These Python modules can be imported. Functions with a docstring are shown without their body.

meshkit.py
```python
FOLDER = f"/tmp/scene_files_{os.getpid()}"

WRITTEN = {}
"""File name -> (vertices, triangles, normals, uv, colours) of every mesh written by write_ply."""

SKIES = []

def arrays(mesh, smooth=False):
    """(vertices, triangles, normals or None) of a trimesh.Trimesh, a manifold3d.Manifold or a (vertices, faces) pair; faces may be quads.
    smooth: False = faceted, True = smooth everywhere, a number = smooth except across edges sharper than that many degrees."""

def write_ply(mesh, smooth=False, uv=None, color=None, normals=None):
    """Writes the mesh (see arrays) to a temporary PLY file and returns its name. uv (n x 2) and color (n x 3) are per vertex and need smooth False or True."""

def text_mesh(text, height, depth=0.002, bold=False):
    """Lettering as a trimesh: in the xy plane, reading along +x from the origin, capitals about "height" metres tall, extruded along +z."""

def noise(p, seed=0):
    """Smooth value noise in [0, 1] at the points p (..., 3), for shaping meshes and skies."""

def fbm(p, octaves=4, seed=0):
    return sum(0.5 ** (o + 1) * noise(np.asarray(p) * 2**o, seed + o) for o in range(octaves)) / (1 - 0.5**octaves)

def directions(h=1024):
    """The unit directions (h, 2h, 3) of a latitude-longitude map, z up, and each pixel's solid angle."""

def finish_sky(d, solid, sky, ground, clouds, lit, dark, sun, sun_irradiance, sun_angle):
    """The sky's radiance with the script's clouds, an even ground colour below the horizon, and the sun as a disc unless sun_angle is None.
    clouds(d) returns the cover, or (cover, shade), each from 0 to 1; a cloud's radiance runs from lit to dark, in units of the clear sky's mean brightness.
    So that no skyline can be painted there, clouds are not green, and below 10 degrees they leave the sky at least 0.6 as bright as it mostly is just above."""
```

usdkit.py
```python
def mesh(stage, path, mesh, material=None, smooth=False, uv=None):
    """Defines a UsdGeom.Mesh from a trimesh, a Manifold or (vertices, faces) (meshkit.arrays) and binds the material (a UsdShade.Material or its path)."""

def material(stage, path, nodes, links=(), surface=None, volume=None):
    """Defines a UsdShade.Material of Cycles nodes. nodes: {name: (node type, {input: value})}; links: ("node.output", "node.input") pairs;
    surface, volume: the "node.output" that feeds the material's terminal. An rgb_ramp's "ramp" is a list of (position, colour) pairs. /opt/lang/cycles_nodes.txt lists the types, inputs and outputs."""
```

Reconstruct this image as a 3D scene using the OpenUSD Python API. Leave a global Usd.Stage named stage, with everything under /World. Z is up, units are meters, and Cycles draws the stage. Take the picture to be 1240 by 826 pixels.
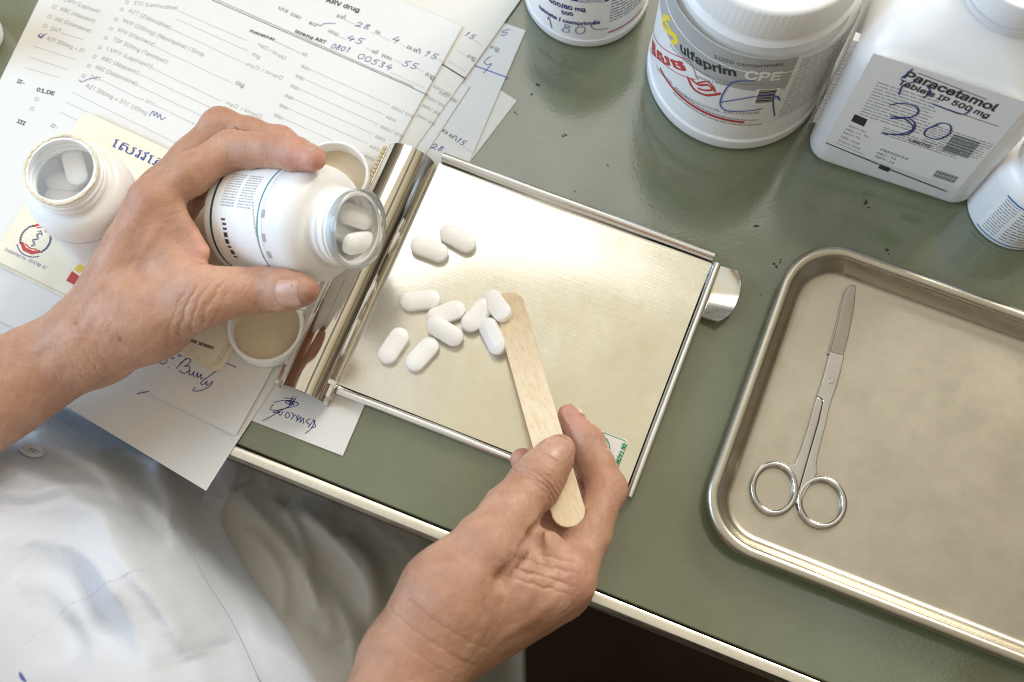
import math, glob
import numpy as np, trimesh, manifold3d as m3, shapely
from shapely.geometry import Polygon, LineString, Point, box as sbox
from shapely import affinity
from scipy.interpolate import RBFInterpolator
from pxr import Usd, UsdGeom, UsdLux, UsdShade, Gf, Sdf, Vt
import usdkit, meshkit

stage = Usd.Stage.CreateInMemory()
UsdGeom.SetStageUpAxis(stage, 'Z'); UsdGeom.SetStageMetersPerUnit(stage, 1.0)
UsdGeom.Xform.Define(stage, '/World'); UsdGeom.Scope.Define(stage, '/World/Looks')
rng = np.random.default_rng(7)
PI = math.pi

# ------------------------------------------------------------------ camera
# a 43 mm lens looking down on the desk (desk top is z = 0) from 0.71 m, tilted 16 degrees
PW, PH, PF, DIST, TILT, ROLL = 1240., 826., 1500., .739, math.radians(16.2), math.radians(-2.)
CAM = np.array([0, -DIST * math.sin(TILT), DIST * math.cos(TILT)])
FWD = -CAM / np.linalg.norm(CAM)
_up = np.cross([1., 0, 0], FWD)
RGT = math.cos(ROLL) * np.array([1., 0, 0]) + math.sin(ROLL) * _up
UPV = -math.sin(ROLL) * np.array([1., 0, 0]) + math.cos(ROLL) * _up
cam = UsdGeom.Camera.Define(stage, '/World/camera')
cam.CreateHorizontalApertureAttr(36.0); cam.CreateVerticalApertureAttr(36.0 * 682 / 1024)
cam.CreateFocalLengthAttr(36.0 * PF / PW)
M = Gf.Matrix4d(*RGT, 0, *UPV, 0, *(-FWD), 0, *CAM, 1)
cam.AddTransformOp().Set(M)
cam.CreateFStopAttr(5.2); cam.CreateFocusDistanceAttr(.715)
cam.CreateClippingRangeAttr(Gf.Vec2f(.02, 100))
cam.CreateExposureAttr(0.30)


def ray(px, py):
    return (px - PW / 2) / PF * RGT - (py - PH / 2) / PF * UPV + FWD


def A(px, py, zmm=0.):
    """The point of the room at height zmm (mm above the desk) that was measured at this place."""
    d = ray(px, py)
    return CAM + d * (zmm * .001 - CAM[2]) / d[2]


# ------------------------------------------------------------------ light: a dim cream room, windows at the back right and the front left
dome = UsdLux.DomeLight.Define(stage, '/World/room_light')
room = usdkit.material(stage, '/World/Looks/room', {                      # cream ceiling, darker walls, dark floor; beams and yellow patches added for steel reflections
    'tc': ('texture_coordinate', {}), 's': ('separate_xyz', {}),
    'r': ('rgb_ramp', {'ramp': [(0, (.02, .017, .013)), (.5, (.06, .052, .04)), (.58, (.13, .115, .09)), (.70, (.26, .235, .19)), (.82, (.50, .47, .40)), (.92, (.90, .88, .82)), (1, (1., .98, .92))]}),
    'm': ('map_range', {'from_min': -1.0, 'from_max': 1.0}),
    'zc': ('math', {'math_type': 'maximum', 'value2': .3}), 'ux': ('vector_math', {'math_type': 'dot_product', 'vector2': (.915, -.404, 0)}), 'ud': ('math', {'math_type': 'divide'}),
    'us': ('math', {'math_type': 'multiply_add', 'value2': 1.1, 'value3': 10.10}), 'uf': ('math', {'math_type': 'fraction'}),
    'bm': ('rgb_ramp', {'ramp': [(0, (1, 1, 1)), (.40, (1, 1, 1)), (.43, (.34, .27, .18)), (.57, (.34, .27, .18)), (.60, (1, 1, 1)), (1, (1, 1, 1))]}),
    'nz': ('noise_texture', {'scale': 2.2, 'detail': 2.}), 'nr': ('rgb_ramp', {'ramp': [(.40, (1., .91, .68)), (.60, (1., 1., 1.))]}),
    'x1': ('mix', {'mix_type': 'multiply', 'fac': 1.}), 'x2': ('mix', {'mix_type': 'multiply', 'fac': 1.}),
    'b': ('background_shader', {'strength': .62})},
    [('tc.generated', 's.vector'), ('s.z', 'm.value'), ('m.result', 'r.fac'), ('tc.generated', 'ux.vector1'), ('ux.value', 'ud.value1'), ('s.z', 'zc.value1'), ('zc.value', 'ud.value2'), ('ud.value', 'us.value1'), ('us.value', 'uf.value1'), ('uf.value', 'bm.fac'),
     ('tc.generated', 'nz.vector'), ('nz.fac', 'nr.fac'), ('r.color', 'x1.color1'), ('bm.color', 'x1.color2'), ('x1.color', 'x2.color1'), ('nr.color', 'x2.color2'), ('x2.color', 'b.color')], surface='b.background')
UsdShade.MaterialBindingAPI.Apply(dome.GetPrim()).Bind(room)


def lamp(name, pos, target, w, h, color, power):
    l = UsdLux.RectLight.Define(stage, '/World/' + name)
    l.CreateWidthAttr(w); l.CreateHeightAttr(h); l.CreateColorAttr(Gf.Vec3f(*color)); l.CreateIntensityAttr(power)
    z = np.array(pos, float) - np.array(target, float); z /= np.linalg.norm(z)
    x = np.cross([0, 0, 1.], z); x /= np.linalg.norm(x); y = np.cross(z, x)
    l.AddTransformOp().Set(Gf.Matrix4d(*x, 0, *y, 0, *z, 0, *pos, 1))
    return l


lamp('window_light', (-.15, 1.35, 2.15), (0, 0, 0), 1.9, 1.0, (.97, .985, 1), 1.05)                 # high window across the desk
lamp('window_light_001', (-2.1, .25, 1.15), (0, 0, 0), 1.4, 1.3, (.50, .72, 1), 8.0)              # cool daylight from the left
lamp('window_light_002', (1.3, 1.7, 1.5), (0, 0, 0), 1.0, 1.2, (1, .955, .87), 11.5)                # warmer light from the far right

# ------------------------------------------------------------------ helpers
used = {}


def numbered(parent, name):
    k = (parent, name); n = used.get(k, 0); used[k] = n + 1
    return f'{parent}/{name}' + (f'_{n:03d}' if n else '')


def path_of(p):
    return '/World' if p is None else str(p.GetPath())


def thing(name, label, cat, group=None, kind=None, loc=None):
    x = UsdGeom.Xform.Define(stage, numbered('/World', name))
    if loc is not None:
        x.AddTranslateOp().Set(Gf.Vec3d(*map(float, loc)))
    tag(x.GetPrim(), label, cat, group, kind)
    return x.GetPrim()


def tag(o, label=None, cat=None, group=None, kind=None):
    for k, v in (('label', label), ('category', cat), ('group', group), ('kind', kind)):
        if v:
            o.SetCustomDataByKey(k, v)
    return o


def part(name, mesh, mat, parent=None, smooth=False, tint=None, label=None):
    """ONE mesh prim; world coordinates are turned into the parent's own."""
    if parent is not None:
        m = np.array(UsdGeom.Xformable(parent).ComputeLocalToWorldTransform(0)).T
        off = m[:3, 3]
        v, f = raw(mesh); mesh = trimesh.Trimesh(v - off, f, process=False)
    p = usdkit.mesh(stage, numbered(path_of(parent), name), mesh, mat, smooth=smooth)
    if tint is not None:
        UsdGeom.PrimvarsAPI(p).CreatePrimvar('tint', Sdf.ValueTypeNames.Float3Array, 'vertex').Set(Vt.Vec3fArray.FromNumpy(np.asarray(tint, np.float32)))
    if label:
        tag(p.GetPrim(), label)
    return p.GetPrim()


def raw(mesh):
    if hasattr(mesh, 'to_mesh'):
        m = mesh.to_mesh(); return np.array(m.vert_properties[:, :3], float), np.array(m.tri_verts)
    if isinstance(mesh, tuple):
        v, f = np.asarray(mesh[0], float), np.asarray(mesh[1], int)
        if f.shape[1] == 4:
            f = np.vstack([f[:, [0, 1, 2]], f[:, [0, 2, 3]]])
        return v, f
    return np.array(mesh.vertices, float), np.array(mesh.faces)


def cat(ms):
    vs, fs, n = [], [], 0
    for m in ms:
        v, f = raw(m); vs.append(v); fs.append(f + n); n += len(v)
    return trimesh.Trimesh(np.vstack(vs), np.vstack(fs), process=False)


def basis(z, x=None):
    z = np.asarray(z, float); z = z / np.linalg.norm(z)
    if x is None:
        x = [1, 0, 0] if abs(z[0]) < .9 else [0, 1, 0]
    x = np.asarray(x, float); x = x - z * (x @ z); x /= np.linalg.norm(x)
    return np.stack([x, np.cross(z, x), z])        # rows


def place(mesh, origin, B):
    v, f = raw(mesh)
    return trimesh.Trimesh(v @ B + np.asarray(origin), f, process=False)


def loft(loops, closed=True, cap0=False, cap1=False):
    """loops: list of (n,3) rings with the same n."""
    L = np.array(loops, float); k, n = L.shape[:2]
    v = L.reshape(-1, 3); i, j = np.meshgrid(np.arange(k - 1), np.arange(n if closed else n - 1), indexing='ij')
    a, b = i * n + j, i * n + (j + 1) % n
    q = np.stack([a, b, b + n, a + n], -1).reshape(-1, 4)
    f = [q[:, [0, 1, 2]], q[:, [0, 2, 3]]]
    if cap0:
        c = len(v); v = np.vstack([v, L[0].mean(0)]); jj = np.arange(n); f.append(np.stack([np.full(n, c), (jj + 1) % n, jj], 1))
    if cap1:
        c = len(v); v = np.vstack([v, L[-1].mean(0)]); jj = np.arange(n) + (k - 1) * n; f.append(np.stack([np.full(n, c), jj, (np.arange(n) + 1) % n + (k - 1) * n], 1))
    return trimesh.Trimesh(v, np.vstack(f), process=False)


def lathe(prof, n=72, cap0=False, cap1=False):
    a = np.linspace(0, 2 * PI, n, endpoint=False)
    return loft([np.stack([r * np.cos(a), r * np.sin(a), np.full(n, z)], 1) for r, z in prof], True, cap0, cap1)


def rr(w, h, r, z, cx=0, cy=0, n=8):
    """rounded rectangle ring"""
    out = []
    r = max(min(r, w / 2 - 1e-6, h / 2 - 1e-6), 1e-6)
    for k, (sx, sy) in enumerate(((1, 1), (-1, 1), (-1, -1), (1, -1))):
        a = np.linspace(k * PI / 2, (k + 1) * PI / 2, n)
        out.append(np.stack([cx + sx * (w / 2 - r) + r * np.cos(a), cy + sy * (h / 2 - r) + r * np.sin(a), np.full(n, z)], 1))
    return np.vstack(out)


def bev(poly, z0, z1, c):
    """A polygon extruded from z0 to z1 with its edges chamfered by c."""
    g = poly.buffer(-c, join_style=2)
    out = []
    for p in getattr(g, 'geoms', [g]):
        ex = trimesh.creation.extrude_polygon(p, z1 - z0 - 2 * c, engine='earcut'); ex.apply_translation([0, 0, z0 + c])
        man = m3.Manifold(m3.Mesh(np.array(ex.vertices, np.float32), np.array(ex.faces, np.uint32)))
        o = trimesh.creation.icosphere(0 if c < 4e-4 else 1, c)
        out.append(man.minkowski_sum(m3.Manifold(m3.Mesh(np.array(o.vertices, np.float32), np.array(o.faces, np.uint32)))))
    return cat(out)


def bar(p, q, w, h, up=(0, 0, 1)):
    p, q = np.asarray(p, float), np.asarray(q, float); L = np.linalg.norm(q - p)
    b = trimesh.creation.box([w, h, L]); Bz = basis(q - p, np.cross(up, q - p))
    return place(b, (p + q) / 2, Bz)


def tube(pts, r, n=10):
    pts = np.asarray(pts, float); t = np.gradient(pts, axis=0); t /= np.linalg.norm(t, axis=1)[:, None]
    r = np.broadcast_to(r, len(pts)); a = np.linspace(0, 2 * PI, n, endpoint=False); loops = []; x = None
    for p, d, q in zip(pts, t, r):
        Bz = basis(d, x if x is not None else (np.array([0, 0, 1.]) if abs(d[2]) < .9 else None)); x = Bz[0]
        loops.append(p + q * (np.cos(a)[:, None] * Bz[0] + np.sin(a)[:, None] * Bz[1]))
    return loft(loops, True, True, True)


def curve(P, n=8):
    """Catmull-Rom through the points."""
    P = np.asarray(P, float)
    if len(P) < 3:
        return P
    Q = np.vstack([2 * P[0] - P[1], P, 2 * P[-1] - P[-2]]); out = []
    for i in range(1, len(Q) - 2):
        t = np.linspace(0, 1, n, endpoint=False)[:, None]
        a, b, c, d = Q[i - 1], Q[i], Q[i + 1], Q[i + 2]
        out.append(.5 * (2 * b + (c - a) * t + (2 * a - 5 * b + 4 * c - d) * t * t + (3 * b - a - 3 * c + d) * t ** 3))
    return np.vstack(out + [P[-1:]])


# ------------------------------------------------------------------ materials
def mat(name, color, rough=.5, metal=0., bump=None, vary=None, **kw):
    """bump: (scale, strength, distance); vary: (scale, second colour)"""
    n = {'p': ('principled_bsdf', {'base_color': color, 'roughness': rough, 'metallic': metal, **kw}), 'g': ('geometry', {})}
    l = []
    if vary:
        n['v'] = ('noise_texture', {'scale': vary[0], 'detail': 5., 'roughness': .6})
        n['vm'] = ('mix', {'color1': color, 'color2': vary[1]})
        n['vr'] = ('map_range', {'from_min': .35, 'from_max': .65, 'clamp': True})
        l += [('g.position', 'v.vector'), ('v.fac', 'vr.value'), ('vr.result', 'vm.fac'), ('vm.color', 'p.base_color')]
    if bump:
        n['b'] = ('noise_texture', {'scale': bump[0], 'detail': 4.})
        n['bb'] = ('bump', {'strength': bump[1], 'distance': bump[2]})
        l += [('g.position', 'b.vector'), ('b.fac', 'bb.height'), ('bb.normal', 'p.normal')]
    return usdkit.material(stage, '/World/Looks/' + name, n, l, surface='p.BSDF')


def mat_desk():
    n = {'g': ('geometry', {}), 'p': ('principled_bsdf', {'specular_ior_level': 1., 'ior': 1.6}),
         'mp': ('mapping', {'mapping_type': 'texture', 'rotation': (0, 0, math.radians(-23.8)), 'scale': (5., 1, 1)}),
         'n1': ('noise_texture', {'scale': 9., 'detail': 6., 'roughness': .65}), 'm1': ('mix', {'color1': (.103, .113, .060), 'color2': (.136, .150, .090)}),
         'r1': ('map_range', {'from_min': .35, 'from_max': .65, 'clamp': True}),
         'n2': ('noise_texture', {'scale': 160., 'detail': 8., 'roughness': .75}), 'r2': ('rgb_ramp', {'ramp': [(0, (0, 0, 0)), (.60, (0, 0, 0)), (.75, (1, 1, 1))]}),
         'm2': ('mix', {'color2': (.075, .07, .045)}), 'mq': ('mapping', {'mapping_type': 'texture', 'rotation': (0, 0, math.radians(-21)), 'scale': (9., 1, 1)}), 'n6': ('noise_texture', {'scale': 240., 'detail': 4., 'roughness': .7}), 'r6': ('rgb_ramp', {'ramp': [(0, (0, 0, 0)), (.62, (0, 0, 0)), (.74, (.3, .3, .3))]}), 'm6': ('mix', {'color2': (.24, .25, .19)}),
         'sc': ('math', {'math_type': 'multiply', 'value2': .5}),
         'n3': ('noise_texture', {'scale': 26., 'detail': 5.}), 'rr': ('map_range', {'from_min': .3, 'from_max': .7, 'to_min': .08, 'to_max': .18, 'clamp': True}),
         'n4': ('noise_texture', {'scale': 420., 'detail': 3.}), 'b': ('bump', {'strength': .12, 'distance': .0004}),
         'n5': ('noise_texture', {'scale': 14., 'detail': 1.}), 'b2': ('bump', {'strength': .25, 'distance': .004})}
    l = [('g.position', 'n1.vector'), ('n1.fac', 'r1.value'), ('r1.result', 'm1.fac'), ('g.position', 'mp.vector'), ('mp.vector', 'n2.vector'), ('n2.fac', 'r2.fac'),
         ('r2.color', 'sc.value1'), ('sc.value', 'm2.fac'), ('m1.color', 'm2.color1'), ('g.position', 'mq.vector'), ('mq.vector', 'n6.vector'), ('n6.fac', 'r6.fac'), ('r6.color', 'm6.fac'), ('m2.color', 'm6.color1'), ('m6.color', 'p.base_color'), ('g.position', 'n3.vector'), ('n3.fac', 'rr.value'), ('rr.result', 'p.roughness'),
         ('g.position', 'n4.vector'), ('n4.fac', 'b.height'), ('g.position', 'n5.vector'), ('n5.fac', 'b2.height'), ('b2.normal', 'b.normal'), ('b.normal', 'p.normal')]
    return usdkit.material(stage, '/World/Looks/desk_paint', n, l, surface='p.BSDF')


def mat_steel(name, color, r0, r1, brush, angle, bumps=.12, wave=None):
    """Brushed steel: fine lines along one way, cloudy polish."""
    n = {'g': ('geometry', {}), 'p': ('principled_bsdf', {'metallic': 1., 'base_color': color}),
         'mp': ('mapping', {'mapping_type': 'texture', 'rotation': (0, 0, angle), 'scale': (1 / brush, 1, 1)}),
         'n1': ('noise_texture', {'scale': 1600., 'detail': 3.}), 'b': ('bump', {'strength': bumps, 'distance': .0003}),
         'n2': ('noise_texture', {'scale': 30., 'detail': 6., 'roughness': .7}), 'rr': ('map_range', {'from_min': .3, 'from_max': .7, 'to_min': r0, 'to_max': r1, 'clamp': True}),
         'n3': ('noise_texture', {'scale': 55., 'detail': 6., 'roughness': .7}), 'cm': ('mix', {'color1': color, 'color2': tuple(c * .93 for c in color)}), 'cr': ('map_range', {'from_min': .4, 'from_max': .75, 'clamp': True})}
    l = [('g.position', 'mp.vector'), ('mp.vector', 'n1.vector'), ('n1.fac', 'b.height'), ('b.normal', 'p.normal'), ('g.position', 'n2.vector'), ('n2.fac', 'rr.value'), ('rr.result', 'p.roughness'),
         ('g.position', 'n3.vector'), ('n3.fac', 'cr.value'), ('cr.result', 'cm.fac'), ('cm.color', 'p.base_color')]
    if wave:
        n['n5'] = ('noise_texture', {'scale': wave[0], 'detail': 1.}); n['b2'] = ('bump', {'strength': wave[1], 'distance': .004})
        l += [('g.position', 'n5.vector'), ('n5.fac', 'b2.height'), ('b2.normal', 'b.normal')]
    return usdkit.material(stage, '/World/Looks/' + name, n, l, surface='p.BSDF')


def mat_skin():
    n = {'g': ('geometry', {}), 't': ('attribute', {'attribute': 'tint'}),
         'p': ('principled_bsdf', {'roughness': .47, 'subsurface_weight': .14, 'subsurface_scale': .003, 'subsurface_radius': (1., .35, .2), 'specular_ior_level': .42}),
         'n1': ('noise_texture', {'scale': 70., 'detail': 6., 'roughness': .65}), 'm1': ('mix', {'mix_type': 'multiply', 'color2': (.78, .70, .66)}), 'r1': ('map_range', {'from_min': .38, 'from_max': .72, 'to_max': 1., 'clamp': True}),
         'v': ('voronoi_texture', {'scale': 700., 'feature': 'distance_to_edge'}), 'b': ('bump', {'strength': .5, 'distance': .0006}),
         'mp': ('mapping', {'rotation': (0, .3, .5), 'scale': (1., .35, 1.)}), 'n3': ('noise_texture', {'scale': 320., 'detail': 4., 'distortion': .6}), 'b2': ('bump', {'strength': .5, 'distance': .0010})}
    l = [('t.color', 'm1.color1'), ('g.position', 'n1.vector'), ('n1.fac', 'r1.value'), ('r1.result', 'm1.fac'), ('m1.color', 'p.base_color'), ('g.position', 'v.vector'), ('v.distance', 'b.height'),
         ('g.position', 'mp.vector'), ('mp.vector', 'n3.vector'), ('n3.fac', 'b2.height'), ('b2.normal', 'b.normal'), ('b.normal', 'p.normal')]
    return usdkit.material(stage, '/World/Looks/skin', n, l, surface='p.BSDF')


def mat_wood():
    n = {'g': ('geometry', {}), 'tc': ('texture_coordinate', {}), 'p': ('principled_bsdf', {'roughness': .6, 'subsurface_weight': .1, 'subsurface_scale': .002}),
         'mp': ('mapping', {'mapping_type': 'texture', 'rotation': (0, 0, math.radians(16.4)), 'scale': (1, 70, 1)}), 'n': ('noise_texture', {'scale': 560., 'detail': 5., 'distortion': .2}),
         'r': ('rgb_ramp', {'ramp': [(.25, (.68, .50, .31)), (.5, (.76, .60, .41)), (.75, (.81, .67, .49))]}), 'b': ('bump', {'strength': .15, 'distance': .0004})}
    l = [('g.position', 'mp.vector'), ('mp.vector', 'n.vector'), ('n.fac', 'r.fac'), ('r.color', 'p.base_color'), ('n.fac', 'b.height'), ('b.normal', 'p.normal')]
    return usdkit.material(stage, '/World/Looks/pale_wood', n, l, surface='p.BSDF')


def mat_cloth(name='white_cotton', color=(.65, .69, .765)):
    n = {'g': ('geometry', {}), 'p': ('principled_bsdf', {'base_color': color, 'roughness': .95, 'specular_ior_level': .05}),
         'mp': ('mapping', {'mapping_type': 'texture', 'rotation': (0, 0, .5), 'scale': (1, 9, 1)}), 'n': ('noise_texture', {'scale': 1500., 'detail': 3.}), 'b': ('bump', {'strength': .35, 'distance': .0005}),
         'mp2': ('mapping', {'mapping_type': 'texture', 'rotation': (0, 0, .5), 'scale': (9, 1, 1)}), 'n2': ('noise_texture', {'scale': 1500., 'detail': 3.}), 'b2': ('bump', {'strength': .35, 'distance': .0005}),
         'n3': ('noise_texture', {'scale': 90., 'detail': 5.}), 'b3': ('bump', {'strength': .35, 'distance': .002})}
    l = [('g.position', 'mp.vector'), ('mp.vector', 'n.vector'), ('n.fac', 'b.height'), ('g.position', 'mp2.vector'), ('mp2.vector', 'n2.vector'), ('n2.fac', 'b2.height'),
         ('g.position', 'n3.vector'), ('n3.fac', 'b3.height'), ('b3.normal', 'b2.normal'), ('b2.normal', 'b.normal'), ('b.normal', 'p.normal')]
    return usdkit.material(stage, '/World/Looks/' + name, n, l, surface='p.BSDF')


DESK = math.radians(-23.8)
blade_m = mat_steel('blade_steel', (.38, .345, .30), .22, .34, .1, 1.3, .05)  # the scissor steel again, with the blades' darker reflection put into the colour
MT = dict(
    desk=mat_desk(), skin=mat_skin(), wood=mat_wood(), cloth=mat_cloth(), linen=mat_cloth('grey_linen', (.58, .57, .54)),
    trim=mat_steel('trim_metal', (.80, .76, .66), .22, .4, .05, DESK),
    apron=mat('desk_side', (.10, .088, .055), .5, vary=(40, (.14, .12, .08))),
    floor=mat('dark_floor', (.016, .010, .005), .8, vary=(7, (.028, .018, .010)), specular_ior_level=.08),
    tray=mat_steel('brushed_tray_steel', (.51, .475, .395), .29, .37, .05, DESK + .35, .05),
    pill=mat_steel('polished_tray_steel', (.85, .825, .745), .12, .20, .03, DESK, .06, (9., .55)),
    hem=mat_steel('hem_steel', (.84, .83, .80), .20, .30, .05, DESK, .05),
    chrome=mat_steel('polished_tube_steel', (.80, .76, .70), .05, .09, .04, DESK + 1.5708, .02, (22., .06)),
    scis=mat_steel('scissor_steel', (.58, .56, .54), .15, .26, .1, 1.3, .05),
    paper=mat('white_paper', (.68, .665, .63), .75, bump=(500, .12, .0003), vary=(12, (.70, .685, .65))),
    paper2=mat('cream_paper', (.68, .65, .585), .75, bump=(500, .12, .0003), vary=(12, (.70, .67, .60))),
    cover=mat('cream_card', (.80, .73, .58), .5, vary=(60, (.74, .66, .50))),
    pages=mat('page_edges', (.62, .54, .40), .8, vary=(900, (.72, .65, .52))),
    plastic=mat('white_plastic', (.86, .855, .84), .34, subsurface_weight=.15, subsurface_scale=.006, subsurface_radius=(1., .9, .8), bump=(60, .05, .001)),
    milk=mat('milky_plastic', (.80, .80, .80), .30, subsurface_weight=.25, subsurface_scale=.008, subsurface_radius=(1., .95, .95), bump=(40, .08, .002)),
    liner=mat('tan_liner', (.72, .60, .42), .6, vary=(90, (.66, .53, .36))),
    seal=mat('torn_seal', (.78, .72, .56), .6, vary=(300, (.62, .54, .38))),
    clear=usdkit.material(stage, '/World/Looks/clear_film', {'t': ('transparent_bsdf', {'color': (.93, .94, .93)}), 'g': ('glossy_bsdf', {'roughness': .10, 'color': (.9, .9, .9)}), 'f': ('fresnel', {'IOR': 1.5}), 'm': ('mix_closure', {})},
                          [('f.fac', 'm.fac'), ('t.BSDF', 'm.closure1'), ('g.BSDF', 'm.closure2')], surface='m.closure'),
    pillw=mat('tablet_coating', (.92, .92, .92), .38, subsurface_weight=.15, subsurface_scale=.002, subsurface_radius=(1., 1., 1.)),
    ink=mat('black_print', (.03, .03, .03), .6), gink=mat('grey_print', (.24, .235, .225), .6), lgink=mat('light_grey_print', (.40, .40, .38), .6),
    pen=mat('blue_pen', (.05, .045, .22), .5), pen2=mat('blue_biro', (.06, .10, .38), .5),
    blue=mat('blue_print', (.03, .05, .26), .5), navy=mat('navy_print', (.02, .035, .16), .5), teal=mat('teal_print', (.02, .22, .25), .4), dteal=mat('dark_teal_print', (.01, .07, .08), .4), cyan=mat('bright_blue_print', (.02, .17, .38), .4),
    red=mat('red_print', (.48, .05, .04), .5), yellow=mat('yellow_print', (.80, .62, .05), .5), silver=mat('silver_label', (.40, .40, .39), .38), silver2=mat('pale_label', (.78, .78, .77), .4),
    labelw=mat('white_label', (.88, .87, .85), .45), green=mat('green_print', (.03, .36, .16), .5), whitep=mat('white_print', (.82, .82, .82), .45), gold=mat('gold_print', (.72, .50, .08), .45),
    nail=mat('finger_nail', (.47, .26, .18), .36, vary=(260, (.54, .33, .24))),
    button=mat('white_button', (.72, .74, .78), .3), hole=mat('button_hole', (.08, .08, .09), .6), thread=mat('sewing_thread', (.56, .61, .72), .8),
    dirt=mat('dirt_speck', (.035, .022, .012), .8), hinge=mat_steel('aged_brass', (.50, .42, .26), .3, .5, 1, 0, .4), brown=mat('brown_lid', (.14, .05, .035), .4))

# ------------------------------------------------------------------ writing
FONTS = glob.glob('/opt/blender-*/*/datafiles/fonts/')[0]
_tc = {}


def glyphs(text, bold=False, khmer=False, px=48):
    """Flat lettering: (vertices xy, faces) with capitals 1 tall, starting at x = 0."""
    k = (text, bold, khmer)
    if k in _tc:
        return _tc[k]
    from PIL import Image, ImageDraw, ImageFont
    font = ImageFont.truetype(FONTS + ('NotoSansKhmer-VariableFont_wdth,wght.woff2' if khmer else 'Inter.woff2'), px)
    sw = 2 if bold else 0
    x0, y0, x1, y1 = font.getbbox(text, anchor='ls', stroke_width=sw)
    im = Image.new('L', (x1 - x0 + 8, y1 - y0 + 8))
    ImageDraw.Draw(im).text((4 - x0, 4 - y0), text, 255, font, anchor='ls', stroke_width=sw)
    on = np.pad(np.asarray(im) > 110, ((0, 0), (1, 1))).astype(np.int8)
    rows, st = np.nonzero(np.diff(on, axis=1) == 1); en = np.nonzero(np.diff(on, axis=1) == -1)[1]
    sh = shapely.union_all(shapely.box(st, -rows - 1, en, -rows)).buffer(.5).buffer(-.5).simplify(.6)
    s = 1 / (px * .727)
    sh = affinity.affine_transform(sh, [s, 0, 0, s, -4 * s, (4 - y0) * s])
    vs, fs, n = [], [], 0
    for g in getattr(sh, 'geoms', [sh]):
        v, f = trimesh.creation.triangulate_polygon(g, engine='earcut')
        vs.append(v); fs.append(np.asarray(f) + n); n += len(v)
    _tc[k] = (np.vstack(vs), np.vstack(fs))
    return _tc[k]


class Flat:
    """A plane that can be written on: local x, y in metres, n out of it."""
    def __init__(s, o, ex, ey):
        s.o, s.ex, s.ey = (np.asarray(q, float) for q in (o, ex, ey)); s.n = np.cross(s.ex, s.ey); s.curved = False

    def inv(s, px, py):
        d = ray(px, py); t = ((s.o - CAM) @ s.n) / (d @ s.n); p = CAM + d * t - s.o
        return np.array([p @ s.ex, p @ s.ey])

    def fwd(s, xy, off):
        return s.o + xy[:, :1] * s.ex + xy[:, 1:] * s.ey + off * s.n


class Round:
    """A cylinder wall: local x = angle * radius, y = along the axis."""
    def __init__(s, o, B, R, zero):
        s.o, s.B, s.R, s.zero = np.asarray(o, float), B, R, zero; s.curved = True

    def inv(s, px, py):
        d = s.B @ ray(px, py); c = s.B @ (CAM - s.o)
        a, b, e = d[0] ** 2 + d[1] ** 2, c[0] * d[0] + c[1] * d[1], c[0] ** 2 + c[1] ** 2 - s.R ** 2
        t = (-b - math.sqrt(max(b * b - a * e, 0))) / a; p = c + d * t
        return np.array([((math.atan2(p[1], p[0]) - s.zero + PI) % (2 * PI) - PI) * s.R, p[2]])

    def fwd(s, xy, off):
        a = xy[:, 0] / s.R + s.zero; r = s.R + off
        return s.o + np.stack([r * np.cos(a), r * np.sin(a), xy[:, 1]], 1) @ s.B


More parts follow.
